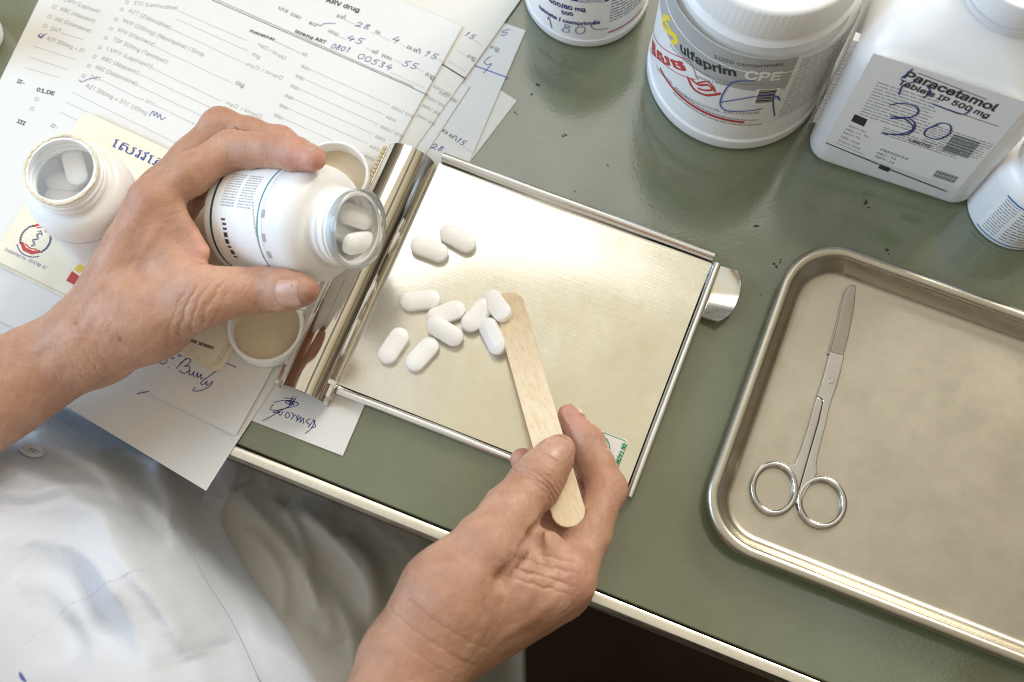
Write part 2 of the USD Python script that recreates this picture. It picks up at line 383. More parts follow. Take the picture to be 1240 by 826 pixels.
class Print:
    """Collects flat marks of one colour on one surface into ONE mesh."""
    def __init__(s, surf, off=6e-5):
        s.s, s.off, s.ms = surf, off, []

    def tri(s, xy, f):
        if s.s.curved:
            v3 = np.column_stack([xy, np.zeros(len(xy))]); v3, f = trimesh.remesh.subdivide_to_size(v3, f, .0045, max_iter=8); xy = v3[:, :2]
        v = s.s.fwd(np.asarray(xy, float), s.off)
        f = np.asarray(f)
        s.ms.append((v, f))

    def poly(s, pts):
        g = pts if isinstance(pts, shapely.Geometry) else Polygon(pts)
        for q in getattr(g, 'geoms', [g]):
            if q.area > 0:
                v, f = trimesh.creation.triangulate_polygon(q, engine='earcut'); s.tri(v, f)

    def ppoly(s, pp):
        s.poly([s.s.inv(*p) for p in pp])

    def text(s, t, p0, p1=None, h=.0024, bold=False, khmer=False, px=True):
        """from p0 to p1 (baseline start and end); height h"""
        v, f = glyphs(t, bold, khmer)
        a = s.s.inv(*p0) if px else np.array(p0)
        if p1 is None:
            d = np.array([1., 0]); sx = h
        else:
            b = s.s.inv(*p1) if px else np.array(p1)
            d = b - a; sx = np.linalg.norm(d) / v[:, 0].max(); d /= np.linalg.norm(d)
        s.tri(a + v[:, :1] * sx * d + v[:, 1:] * h * np.array([-d[1], d[0]]), f)

    def line(s, pts, w, px=True, n=6):
        P = np.array([s.s.inv(*p) for p in pts]) if px else np.asarray(pts, float)
        P = curve(P, n) if len(P) > 2 else P
        s.poly(LineString(P).buffer(w / 2, cap_style=1, quad_segs=2))

    def done(s, name, m, parent):
        if s.ms:
            vs = cat(s.ms); v, f = raw(vs)
            n = np.cross(v[f[:, 1]] - v[f[:, 0]], v[f[:, 2]] - v[f[:, 0]])
            return tag(part(name, vs, m, parent), kind='stuff')


DIG = {'0': [[(.5, 1), (.15, .8), (.1, .3), (.4, 0), (.8, .3), (.8, .8), (.5, 1)]], '1': [[(.3, .8), (.6, 1), (.45, 0)]], '2': [[(.15, .8), (.5, 1), (.8, .75), (.5, .35), (.1, .02), (.4, .1), (.9, .05)]],
       '3': [[(.2, .9), (.6, 1), (.7, .75), (.4, .55), (.75, .35), (.6, .05), (.1, .1)]], '4': [[(.5, 1), (.15, .4), (.85, .45)], [(.75, .7), (.55, -.1)]], '5': [[(.85, 1), (.35, .95), (.25, .55), (.65, .55), (.7, .2), (.4, 0), (.1, .1)]],
       '8': [[(.7, .9), (.35, 1), (.3, .7), (.7, .35), (.6, .02), (.2, .1), (.3, .45), (.75, .85)]], '9': [[(.8, .8), (.4, 1), (.2, .65), (.7, .6), (.8, .9), (.6, 0)]], '.': [[(.3, 0), (.4, .05)]]}


def digits(pr, t, p0, p1, h, w=.0005):
    a, b = pr.s.inv(*p0), pr.s.inv(*p1); d = (b - a) / len(t); u = d / np.linalg.norm(d); nn = np.array([-u[1], u[0]])
    for i, ch in enumerate(t):
        for st in DIG.get(ch, []):
            P = np.array(st) + rng.normal(0, .03, (len(st), 2))
            pr.line([a + d * (i + .9 * x) + nn * h * y + u * .25 * h * y for x, y in P], w, px=False)


def greek(pr, x0, y0, x1, y1, rows, h, seed=0, fill=.9):
    """Lines of print too small to read, in local coordinates."""
    r = np.random.default_rng(seed)
    for k in range(rows):
        y = y1 - (k + .5) * (y1 - y0) / rows; x = x0; end = x0 + (x1 - x0) * (fill + (1 - fill) * r.random())
        while x < end:
            w = h * r.uniform(1.0, 4.2); e = min(x + w, end)
            pr.tri(np.array([[x, y], [e, y], [e, y + h * .7], [x, y + h * .7]]), [[0, 1, 2], [0, 2, 3]]); x = e + h * .5


def rect(pr, x0, y0, x1, y1):
    pr.tri(np.array([[x0, y0], [x1, y0], [x1, y1], [x0, y1]]), np.array([[0, 1, 2], [0, 2, 3]]))


# ================================================================== SETTING
ex = np.array([math.cos(DESK), math.sin(DESK), 0]); ey = np.array([-math.sin(DESK), math.cos(DESK), 0]); ez = np.array([0, 0, 1.])


def duv(p):
    return np.array([p @ ex, p @ ey])


def DP(u, v, z=0.):
    return u * ex + v * ey + np.array([0, 0, z])


vE = np.mean([duv(A(289, 541.8))[1], duv(A(533, 639.7))[1], duv(A(830, 758.6))[1]])   # front edge of the desk
fl = trimesh.creation.box([6, 6, .05]); fl.apply_translation([0, 0, -.775])
tag(part('floor', fl, MT['floor']), kind='structure')

desk = thing('desk', 'olive green desk top with a pale metal strip along its front edge', 'desk')
dt = bev(sbox(-.85, vE + .0012, .85, vE + .75), -.022, 0, .0012)
part('desk_top', place(dt, (0, 0, 0), np.stack([ex, ey, ez])), MT['desk'], desk)
# edge strip: an L of metal with a rounded nose
prof = [(-.0002, -.004), (-.0002, .0002), (-.0012, .0007), (-.0042, .0009), (-.0060, .0003), (-.0068, -.0014), (-.0068, -.016), (-.0055, -.016), (-.0055, -.0045)]
loops = [np.array([DP(u, vE + a, b) for a, b in prof]) for u in np.linspace(-.85, .85, 40)]
part('edge_strip', loft(loops, True, True, True), MT['trim'], desk, smooth=35)
ap = trimesh.creation.box([1.7, .018, .05]); part('apron', place(ap, DP(0, vE + .006, -.048), np.stack([ex, ey, ez])), MT['apron'], desk)
for u in (-.80, .80):
    for v in (.05, .70):
        lg = trimesh.creation.box([.045, .045, .70]); part('leg', place(lg, DP(u, vE + v, -.40), np.stack([ex, ey, ez])), MT['apron'], desk)
# specks of dirt on the paint
sp = []
for px, py, s in ((652, 103, 1.6), (644, 112, 1.1), (625, 137, .9), (682, 165, 1.3), (698, 246, .9), (916, 274, 1.4), (1050, 247, 2.0), (1075, 303, 1.7), (697, 232, .8), (940, 322, 1.4), (945, 316, 1.0), (790, 250, .7), (735, 200, .7), (1049, 242, 1.0), (921, 357, .6), (595, 290, .6)):
    for k in range(4):
        q = trimesh.creation.icosphere(1, s * .00042 * rng.uniform(.5, 1.2)); q.apply_scale([1.3, 1, .35]); q.apply_translation(A(px, py) + rng.normal(0, .0007 * s, 3) * [1, 1, 0] + [0, 0, .0001]); sp.append(q)
tag(part('dirt_specks', cat(sp), MT['dirt'], desk), kind='stuff')

# ================================================================== PAPERS
def sheet(name, label, br, up_to, z, m, w=.210, h=.297, side='right', droop=None):
    """An A4 sheet from its lower right corner (or lower left) and a point along that edge."""
    p = A(*br, z); q = A(*up_to, z); d = (q - p); d /= np.linalg.norm(d); x = np.array([d[1], -d[0], 0])
    o = p - (x * w if side == 'right' else 0)
    t = thing(name, label, 'paper sheet', 'sheets of paper on the desk', loc=(*o[:2], 0))
    nx, ny = 22, 30
    g = np.stack(np.meshgrid(np.linspace(0, w, nx), np.linspace(0, h, ny)), -1).reshape(-1, 2)
    P = o + g[:, :1] * x + g[:, 1:] * d
    if droop:
        vv = P @ ey - vE; P[:, 2] -= np.where(vv < 0, vv ** 2 * droop, 0)
    i, j = np.meshgrid(np.arange(nx - 1), np.arange(ny - 1)); a = (j * nx + i).ravel(); q4 = np.stack([a, a + 1, a + nx + 1, a + nx], 1)
    top = (P, q4); bot = (P - [0, 0, .00011], q4[:, ::-1])
    part('sheet', cat([top, bot]), m, t)
    return t, Flat(o, x, d)


KH = ['ថងេ', 'មតង', 'គរាប', 'ឆនាំ', 'អាយ', 'េភទ', 'បរស', 'សរ', 'េលខ', 'ទមងន', 'គឡ']
tA, sA = sheet('paper_sheet', 'blank sheet whose bare corner sticks out furthest right below the stack', (626, 122), (607, 110), .5, MT['paper2'], .21, .148, 'right')
tB, sB = sheet('paper_form', 'form with a blue ruled line and a scribbled blue signature at its lower corner', (415, 552), (446, 480), 1.0, MT['paper'])
tG, sG = sheet('paper_sheet', 'white sheet whose corner hangs over the desk edge above the lap', (249, 594), (349, 441), 1.5, MT['paper'], droop=1.2)
tC, sC = sheet('paper_form', 'printed form showing a narrow strip with a black rule between two other forms', (506.5 - 190, 174 + 268), (506.5, 174), 2.0, MT['paper2'])
tE, sE = sheet('paper_form', 'printed form at the far left whose left half edge shows beside bare desk', (-100, 303), (47, 0), 2.5, MT['paper'], side='left')
tD, sD = sheet('paper_form', 'topmost printed drug form with check boxes and the handwritten name at its foot', (285, 528), (574, 7), 3.0, MT['paper'])

# --- front form
g, dk, hw = Print(sD), Print(sD), Print(sD, 9e-5)
Z1 = lambda x, y: (x / 4.13, y / 4.13)
Z2 = lambda x, y: (200 + x / 4.13, y / 4.13)
Z3 = lambda x, y: (400 + x / 4.13, y / 4.13)
rows = [('ddC (Zalcitabine)', 665, -80, 900, 22), ('3TC (Lamivudine)', 665, 10, 885, 42), ('AZT (Zidovudine)', 640, 45, 845, 138), ('NVP (200mg) (Nevirapine) / Sirop', 610, 95, 1015, 275), ('EFV (Efavirenz)', 585, 142, 770, 225), ('TDF 300mg (Tenofovir)', 560, 188, 832, 312),
        ('LVP/r (Lopinavir)', 530, 236, 755, 335), ('ABC (Abacavir)', 503, 282, 685, 365), ('ddI (Didanosine)', 475, 328, 680, 420), ('D4T', 448, 378, 498, 400), ('AZT 300mg + 3TC 150mg', 425, 420, 730, 568)]
for k, (t, x0, y0, x1, y1) in enumerate(rows):
    if y0 < 0:
        continue
    g.text(t, Z1(x0, y0 + 14), Z1(x1, y1 + 8), .0027)
    b = sD.inv(*Z1(x0 - 30, y0 + 2)) if k < 10 else None
    if b is not None:
        q = .0011; g.poly(Polygon([b + (-q, -q), b + (q, -q), b + (q, q), b + (-q, q)]).difference(Polygon([b + (-q * .72, -q * .72), b + (q * .72, -q * .72), b + (q * .72, q * .72), b + (-q * .72, q * .72)])))
for (x0, y0, x1, y1) in ((895, 50, 1239, 200), (880, 88, 1239, 250), (850, 135, 1239, 320), (780, 230, 1160, 410), (690, 362, 1110, 560), (685, 420, 1040, 590), (500, 392, 700, 490), (775, 520, 960, 610), (360, 455, 900, 720), (330, 505, 860, 750), (300, 555, 800, 790), (758, 335, 1105, 500)):
    g.line([Z1(x0, y0 + 6), Z1(x1, y1 + 6)], .00022)
g.text('+ 3TC', Z1(700, 500), Z1(770, 530), .002); g.text('+ NVP', Z1(955, 618), Z1(1030, 660), .002)
g.text('mg', Z1(1175, 425), Z1(1215, 440), .002)
for (x0, y0, x1, y1, t) in ((460, 225, 600, 300, 'mg □/ Sirop □'), (430, 275, 470, 295, 'mg'), (405, 325, 585, 400, 'mg □/ Sirop □'), (350, 415, 390, 435, 'mg'), (300, 518, 480, 592, 'mg □/ Sirop □')):
    tt = t.replace(' □', '').replace('□', '')
    if '□' in t:
        g.text('mg', Z2(x0, y0), Z2(x0 + (x1 - x0) * .2, y0 + (y1 - y0) * .2), .002)
        g.text('/ Sirop', Z2(x0 + (x1 - x0) * .42, y0 + (y1 - y0) * .42), Z2(x0 + (x1 - x0) * .86, y0 + (y1 - y0) * .86), .002)
        for f in (.31, .96):
            b = sD.inv(*Z2(x0 + (x1 - x0) * f, y0 + (y1 - y0) * f - 8)); q = .0012
            g.poly(Polygon([b + (-q, -q), b + (q, -q), b + (q, q), b + (-q, q)]).difference(Polygon([b + (-q * .75, -q * .75), b + (q * .75, -q * .75), b + (q * .75, q * .75), b + (-q * .75, q * .75)])))
    else:
        g.text('mg', Z2(x0, y0), Z2(x1, y1), .0025)
for k in range(9):                                                        # ruled rows to the right, each with a short word before and after it
    x0, y0 = 675 - 27 * k, 335 + 49 * k
    g.text(KH[0], Z2(x0, y0), Z2(x0 + 42, y0 + 20), .0025, khmer=True)
    if k < 7:
        g.line([Z2(x0 + 48, y0 + 12), Z2(x0 + 448, y0 + 190)], .00022)
        g.text(KH[2], Z2(x0 + 452, y0 + 205), Z2(x0 + 500, y0 + 228), .0025, khmer=True)
        if k % 2 == 0:
            g.text('/ ' + KH[5], Z2(x0 + 505, y0 + 230), Z2(x0 + 560, y0 + 256), .0025, khmer=True)
dk.text('េលខកដ', Z2(645, 160), Z2(735, 200), .0024, True, True); dk.text('ART', Z2(745, 200), Z2(800, 222), .0024, True)
dk.text('ការបេរបាស', Z2(418, 158), Z2(545, 205), .0020, True, True); g.line([Z2(545, 205), Z2(680, 268)], .0003); g.text(KH[1], Z2(682, 275), Z2(706, 284), .0028, khmer=True)
dk.text('ARV drug', Z2(800, 8), Z2(968, 62), .0030, True)
for t, x0, y0, x1, y1 in ((KH[5], 562, 45, 610, 66), (KH[6], 622, 75, 675, 98), (KH[7], 715, 120, 752, 135), (KH[4], 812, 160, 860, 182)):
    dk.text(t, Z2(x0, y0), Z2(x1, y1), .0028, khmer=True)
for t, x0, y0, x1, y1 in ((KH[3], 28, 85, 70, 100), (KH[0], 220, 165, 245, 176), (KH[3], 378, 240, 445, 270), (KH[3], 205, 262, 232, 274), (KH[9], 252, 282, 302, 304), (KH[10], 470, 375, 515, 398)):
    dk.text(t, Z3(x0, y0), Z3(x1, y1), .0028, khmer=True)
for x0, y0, x1, y1 in ((72, 100, 125, 122), (200, 160, 220, 172), (245, 178, 300, 205), (345, 215, 380, 240), (520, 290, 575, 315), (30, 175, 80, 200), (180, 240, 205, 255), (320, 300, 360, 320), (430, 340, 470, 362), (300, 362, 470, 440)):
    g.line([Z3(x0, y0), Z3(x1, y1)], .00022)
dk.line([Z2(235, 0), Z2(1239, 440)], .0005); dk.line([Z3(410, 440), Z3(490, 478)], .0005); dk.line([Z2(1239, 440), Z3(415, 443)], .0005)
dk.line([Z2(247, -6), Z2(1239, 432)], .00035)
dk.text('II-', Z1(250, 632), Z1(285, 648), .0022)
digits(hw, '28', Z3(120, 130), Z3(200, 150), .0034); digits(hw, '4', Z3(300, 205), Z3(345, 220), .0042); digits(hw, '45', Z3(75, 200), Z3(165, 225), .0042); digits(hw, '15', Z3(460, 275), Z3(535, 300), .0036)
digits(hw, '0801', Z3(0, 240), Z3(95, 265), .0036); digits(hw, '00534', Z3(130, 290), Z3(305, 355), .0040); digits(hw, '55', Z3(355, 325), Z3(435, 350), .0042)
hw.line([Z2(760, 120), Z2(775, 130), Z2(800, 118), Z2(850, 118)], .0005); hw.line([Z1(398, 400), Z1(408, 410), Z1(440, 398), Z1(495, 385)], .0005)
hw.line([Z1(745, 580), Z1(768, 555), Z1(770, 580), Z1(785, 562), Z1(788, 588), Z1(802, 572), Z1(806, 598), Z1(828, 588)], .0005)
ZB = lambda x, y: (200 + x / 4.13, 330 + y / 4.13)
for st in ([(-30, 430), (-15, 418), (5, 425), (8, 445), (-10, 458), (-30, 450), (-30, 430)], [(-22, 432), (-12, 442), (-2, 430)], [(30, 425), (38, 432), (46, 424)], [(65, 412), (80, 404), (86, 414), (70, 420), (65, 412)], [(15, 475), (18, 477)],
           [(55, 480), (105, 430)], [(75, 455), (110, 432), (128, 438), (112, 462), (95, 470), (118, 468), (122, 488), (95, 505), (70, 492)], [(125, 490), (118, 508), (132, 512), (145, 495), (140, 515), (152, 518), (165, 502), (160, 525), (172, 520), (182, 508), (178, 532), (190, 528)],
           [(270, 484), (225, 515), (178, 552), (190, 560), (210, 545), (205, 565), (225, 555), (238, 545), (225, 568), (180, 590), (140, 592), (150, 575)], [(275, 440), (355, 474)]):
    hw.line([ZB(*p) for p in st], .00055)
hw.line([(166, 477), (173, 475.5), (180, 474)], .0006)
g.done('printed_text', MT['gink'], tD); dk.done('bold_print', MT['ink'], tD); hw.done('handwriting', MT['pen'], tD)
# --- left form behind it
g, dk, hw = Print(sE), Print(sE), Print(sE, 9e-5)
for t, x0, y0, x1, y1 in (('LVP/r (Lopinavir)', 318, 5, 495, 68), ('ABC (Abacavir)', 298, 52, 470, 115), ('ddI (Didanosine)', 272, 100, 450, 165), ('D4T', 250, 150, 300, 165), ('AZT 300mg + 3TC 150mg', 230, 198, 520, 305)):
    g.text(t, Z1(x0, y0), Z1(x1, y1), .0027)
for x, y in ((272, 35), (248, 82), (226, 130), (183, 497), (160, 545)):
    b = sE.inv(*Z1(x, y)); q = .0012
    g.poly(Polygon([b + (-q, -q), b + (q, -q), b + (q, q), b + (-q, q)]).difference(Polygon([b + (-q * .74, -q * .74), b + (q * .74, -q * .74), b + (q * .74, q * .74), b + (-q * .74, q * .74)])))
for x0, y0, x1, y1 in ((305, 165, 420, 200), (170, 232, 380, 300), (145, 285, 340, 350), (122, 338, 300, 390)):
    g.line([Z1(x0, y0), Z1(x1, y1)], .00022)
dk.text('II-', Z1(82, 412), Z1(120, 425), .0024, True); dk.text('01.DE', Z1(178, 455), Z1(270, 478), .0025, True); dk.text('III', Z1(82, 612), Z1(122, 628), .0024, True)
hw.line([Z1(190, 180), Z1(205, 170), Z1(218, 178), Z1(205, 190), Z1(190, 180)], .0005); hw.line([Z1(195, 175), Z1(205, 185), Z1(235, 168)], .0005)
g.done('printed_text', MT['gink'], tE); dk.done('bold_print', MT['ink'], tE); hw.done('handwriting', MT['pen'], tE)
# --- strip of the third form
g, dk, hw = Print(sC), Print(sC), Print(sC, 9e-5)
g.line([Z3(720, 200), Z3(762, 232)], .00022); g.line([Z3(640, 255), Z3(690, 285)], .00022); g.line([Z3(590, 305), Z3(675, 358)], .00022)
dk.line([Z3(560, 322), Z3(672, 392)], .0009); digits(hw, '15', Z3(665, 175), Z3(718, 200), .0034)
dk.text(KH[10], Z3(680, 285), Z3(722, 305), .0028, khmer=True)
for x, y in ((510, 425), (540, 455), (430, 570), (455, 520), (480, 480)):
    g.text(KH[2], Z3(x, y + 12), Z3(x + 40, y + 32), .0025, khmer=True); g.text('/ ' + KH[5], Z3(x + 42, y + 35), Z3(x + 85, y + 58), .0025, khmer=True)
g.done('printed_text', MT['gink'], tC); dk.done('bold_print', MT['ink'], tC); hw.done('handwriting', MT['pen'], tC)
# --- form with the blue rule, signed at the lower corner
g, dk, hw, bl = Print(sB), Print(sB), Print(sB, 9e-5), Print(sB)
bl.line([Z3(725, 330), Z3(885, 388)], .0008); dk.text(KH[10], Z3(795, 240), Z3(842, 258), .0028, khmer=True)
digits(hw, '5', Z3(845, 180), Z3(905, 175), .0040); hw.line([Z3(800, 282), Z3(770, 310), Z3(785, 325), Z3(806, 320), Z3(768, 365)], .0005)
g.line([Z3(515, 625), Z3(560, 650)], .00022); g.line([Z3(650, 720), Z3(710, 765)], .00022); g.line([Z3(480, 708), Z3(510, 722)], .00022)
dk.text(KH[3], Z3(555, 655), Z3(625, 705), .0026, khmer=True); digits(hw, '15', Z3(625, 708), Z3(668, 730), .0034); digits(hw, '28', Z3(498, 738), Z3(565, 760), .0034)
for st in ([(595, 628), (640, 632), (600, 650), (645, 660), (610, 640), (660, 650)], [(640, 620), (620, 668), (655, 625), (630, 665)], [(545, 650), (600, 640), (668, 660), (560, 690)], [(620, 670), (580, 690), (530, 720), (488, 742)], [(540, 660), (525, 685), (555, 690), (540, 700), (575, 700), (560, 690), (575, 715), (590, 695)],
           [(600, 715), (612, 698), (622, 718), (608, 728), (600, 715)], [(632, 700), (642, 718), (630, 735), (650, 712), (660, 735), (655, 745)], [(668, 712), (662, 740), (680, 722), (675, 750), (692, 730), (690, 755)], [(725, 730), (705, 745), (722, 760), (715, 775), (735, 750), (750, 740), (735, 775), (720, 790), (700, 805)], [(740, 735), (752, 770), (730, 775)]):
    hw.line([ZB(*p) for p in st], .0005)
bl.done('blue_rule', MT['pen2'], tB); g.done('printed_text', MT['gink'], tB); dk.done('bold_print', MT['ink'], tB); hw.done('signature', MT['pen'], tB)

# ================================================================== BOOKLET
zb = 6.4
pTL, pBR, pBL = A(87, 127, zb), A(258, 443, zb), A(-12, 312, zb)
bx = pBR - pBL; bw = np.linalg.norm(bx); bx /= bw; by = np.array([-bx[1], bx[0], 0]); bh = (pTL - pBL) @ by
bk = thing('booklet', 'cream card booklet with a round emblem lying on the forms under the left hand', 'booklet', loc=(*pBL[:2], 0))
BB = np.stack([bx, by, ez])
cov = loft([rr(bw, bh, .004, z, bw / 2, bh / 2) for z in (.0058, .0064)], True, True, True)
part('front_cover', place(cov, (*pBL[:2], 0), BB), MT['cover'], bk)
part('pages', place(loft([rr(bw - .0016, bh - .0016, .004, z, bw / 2 + .0028, bh / 2 - .0012) for z in (.0042, .0057)], True, True, True), (*pBL[:2], 0), BB), MT['pages'], bk)
part('back_cover', place(loft([rr(bw, bh, .004, z, bw / 2 + .0052, bh / 2 - .0018) for z in (.0036, .0041)], True, True, True), (*pBL[:2], 0), BB), MT['cover'], bk)
sK = Flat(pBL, bx, by)
Z5 = lambda x, y: (x / 5.16, 100 + y / 5.16)
Z6 = lambda x, y: (x / 5.16, 240 + y / 5.16)
pr = Print(sK); pr.text('េសរវេភាត', Z5(690, 395), Z5(1120, 590), .0070, False, True); pr.done('title', MT['blue'], bk)
pr = Print(sK); pr.text('Supported by : GFATM-R7', Z6(25, 325), Z6(285, 450), .0021); pr.done('small_print', MT['blue'], bk)
pr = Print(sK); pr.text('េខត េសមរាប', (228, 413), (258, 423.5), .0022, True, True); pr.done('black_print', MT['ink'], bk)
c0 = sK.inv(*Z6(222, 258)); em1, em2, em3, em4 = Print(sK), Print(sK), Print(sK), Print(sK)
R = .0092
for a0, a1 in ((2.25, 3.75), (-.65, .75)):
    for k in range(9):
        a = a0 + (a1 - a0) * k / 8; c = c0 + R * np.array([math.cos(a), math.sin(a)])
        for s in (-1, 1):
            d = a + PI / 2 + s * .5; u = np.array([math.cos(d), math.sin(d)]); w_ = np.array([-u[1], u[0]])
            em1.poly([c - u * .0008, c + w_ * .0004 + u * .0005, c + u * .0018, c - w_ * .0004 + u * .0005])
ann = Point(*c0).buffer(R + .0002).difference(Point(*c0).buffer(R - .0005))
0 and em1.poly(ann.intersection(Polygon([c0 + (-.02, .006), c0 + (.02, .006), c0 + (.02, -.02), c0 + (-.02, -.02)])))
em2.poly(affinity.rotate(Polygon([c0 + (-.0072, -.0062), c0 + (-.003, -.0095), c0 + (.003, -.0095), c0 + (.0072, -.0062), c0 + (.006, -.0045), c0 + (.0025, -.0070), c0 + (-.0025, -.0070), c0 + (-.006, -.0045)]), 0))
em2.line([c0 + (-.004, -.0052), c0 + (0, -.0062), c0 + (.004, -.0052)], .0008, px=False)
for s in (-1, 1):
    em3.line([c0 + (s * .0052, .0072), c0 + (s * .0026, .0098), c0 + (0, .0112)], .0016, px=False)
    em3.line([c0 + (s * .0030, .0068), c0 + (0, .0092)], .0008, px=False)
em4.line([c0 + (0, -.0048), c0 + (.0014, -.003), c0 + (-.0014, -.001), c0 + (.0014, .001), c0 + (-.0010, .003), c0 + (.001, .0046), c0 + (.0022, .004)], .0006, px=False); em4.line([c0 + (0, -.0045), c0 + (0, .006)], .0003, px=False); em4.line([c0 + (-.0016, .0048), c0 + (0, .0062), c0 + (.0016, .0048)], .0005, px=False)
aa = np.linspace(3.9, 5.5, 14)
for k in range(13):
    em4.line([c0 + (R + .0022) * np.array([math.cos(aa[k]), math.sin(aa[k])]), c0 + (R + .0022) * np.array([math.cos(aa[k] + .07), math.sin(aa[k] + .07)])], .0007, px=False)
em1.done('emblem_wreath', MT['navy'], bk); em2.done('emblem_ribbon', MT['red'], bk); em3.done('emblem_roof', MT['red'], bk); em4.done('emblem_staff', MT['navy'], bk)
pr = Print(sK); pr.ppoly([Z6(*p) for p in ((525, 315), (590, 345), (545, 440), (490, 470), (462, 440), (512, 400))]); pr.done('gold_band', MT['gold'], bk)
pr = Print(sK); pr.ppoly([Z6(*p) for p in ((450, 455), (500, 490), (462, 542), (413, 515))]); pr.ppoly([Z6(*p) for p in ((578, 345), (590, 350), (556, 420), (548, 420))]); pr.done('red_band', MT['red'], bk)

# ================================================================== PLASTIC BOTTLES
def bottle_shell(prof_out, wall=.0014, n=96, floor_z=.002):
    """An open bottle: outside profile from the bottom up, then back down the inside."""
    po = [(0.0005, prof_out[0][1])] + list(prof_out)
    pin = [(max(r - wall, .001), z) for r, z in reversed(prof_out) if z > floor_z + .002]
    return lathe(po + pin + [(pin[-1][0] * .98, floor_z), (.0005, floor_z)], n, True, True)


def arc(r0, z0, r1, z1, n=8, bulge=1):
    t = np.linspace(0, PI / 2, n)
    return [(r1 + (r0 - r1) * math.cos(a), z0 + (z1 - z0) * math.sin(a)) for a in t] if bulge > 0 else [(r0 + (r1 - r0) * math.sin(a), z1 + (z0 - z1) * math.cos(a)) for a in t]


PB = [(.0292, 0), (.0308, .0006), (.0323, .002), (.0325, .0035), (.0325, .0570)] + arc(.0325, .0570, .0224, .0690, 10) + [(.0210, .0696), (.0202, .0705), (.0202, .0735), (.0211, .0740), (.0214, .0748), (.0211, .0756), (.0202, .0762), (.0202, .0783), (.0210, .0788), (.0212, .0796), (.0210, .0804), (.0202, .0809), (.0202, .0850), (.0199, .0858), (.0192, .0862)]


def tab_mesh(L=.0238, W=.0116, T=.0072):
    """A film-coated caplet: a belt and two domed faces."""
    n = 14
    def ring(k, z):
        w = W * k; l = L - W + w; out = []
        for sx in (1, -1):
            a = np.linspace(-PI / 2, PI / 2, n)
            out.append(np.stack([sx * ((l - w) / 2 + w / 2 * np.cos(a)), sx * w / 2 * np.sin(a), np.full(n, z)], 1))
        return np.vstack(out)
    h, b = T / 2, T * .24
    z = [(.02, -h), (.25, -h * .975), (.5, -h * .90), (.72, -h * .76), (.88, -b - .0005), (.97, -b - .0001), (1, -b + .0003)]
    z = z + [(k, -q) for k, q in reversed(z)]
    return loft([ring(k, q) for k, q in z], True, True, True)


TAB = tab_mesh()


def tablet(label, pos, dirx, up=(0, 0, 1), group=None, name='tablet'):
    t = tab_mesh() if group is None else TAB
    Bt = basis(up, dirx)
    o = part(name, place(TAB, pos, Bt), MT['pillw'], None, smooth=60)
    return tag(o, label, 'tablet', group)


# --- open bottle standing on the booklet (its place follows from the mouth)
lb = A(144, 280, 6.6); upz = np.array([0, 0, 1.])
mouth_t = A(75, 207, 91)
ax1 = mouth_t - lb; L1 = np.linalg.norm(ax1)
ax1 = ax1 / L1 if ax1[2] / L1 > .93 else upz
ax1 = upz if ax1[2] > .985 else ax1
lb = mouth_t - ax1 * .0845
B1 = basis(ax1)
PBS = [(r_ if r_ < .0226 else .0224 + (r_ - .0224) * .66, z_) for r_, z_ in PB]
b1 = thing('pill_bottle', 'open white pill bottle with a torn seal standing behind the left hand', 'bottle', 'white pill bottles')
part('bottle_body', place(bottle_shell(PBS), lb, B1), MT['plastic'], b1, smooth=40)
a = np.linspace(0, 2 * PI, 160, endpoint=False)
jag = .0192 - .0012 * np.abs(meshkit.noise(np.stack([a * 9, a * 0, a * 0], 1), 3) - .2) - np.where((a > 3.3) & (a < 4.6), .0, 0)
jag2 = .0203 + .0007 * meshkit.noise(np.stack([a * 11, a * 0 + 5, a * 0], 1), 4)
ring = lambda r, z: np.stack([r * np.cos(a), r * np.sin(a), np.full(len(a), z) + .0003 * np.sin(a * 5)], 1)
part('torn_seal', place(loft([ring(jag2, .0855), ring(jag2 * .995, .0866), ring(jag + .0006, .0868), ring(jag, .0860), ring(jag2, .0855)]), lb, B1), MT['seal'], b1)
sl1 = Round(lb, B1, .0291, 0)
pr = Print(sl1, 1e-4); pr.tri(np.array([[-.06, .050], [.06, .050], [.06, .0505], [-.06, .0505]]), [[0, 1, 2], [0, 2, 3]]); pr.done('label_edge', MT['gink'], b1)


def in_bottle(o, axis, s_, items, group):
    """Tablets inside a bottle: each where the sight line meets a level of the bottle, lying along a direction seen there."""
    for (px, py, dpx, dpy, ds, up, lab) in items:
        def hit(x, y):
            d = ray(x, y); c = o + axis * (s_ + ds); return CAM + d * (((c - CAM) @ axis) / (d @ axis))
        p = hit(px, py); q = hit(px + dpx, py + dpy); Bx = basis(axis); tablet(lab, p, q - p, axis + np.array(up) @ Bx * .5, group)


in_bottle(lb, ax1, .061, ((91, 203, 5, 20, .005, (.3, .2, 0), 'white tablet leaning high against the inside wall of the standing bottle'), (80, 221, 20, 3, -.003, (-.3, .3, 0), 'middle white tablet of the three in the standing bottle'), (80, 236, 20, -5, -.005, (0, -.2, 0), 'lowest white tablet seen inside the standing bottle'), (62, 206, 8, 20, -.009, (.2, .1, 0), 'shaded white tablet at the left wall inside the standing bottle')), 'tablets inside the standing bottle')

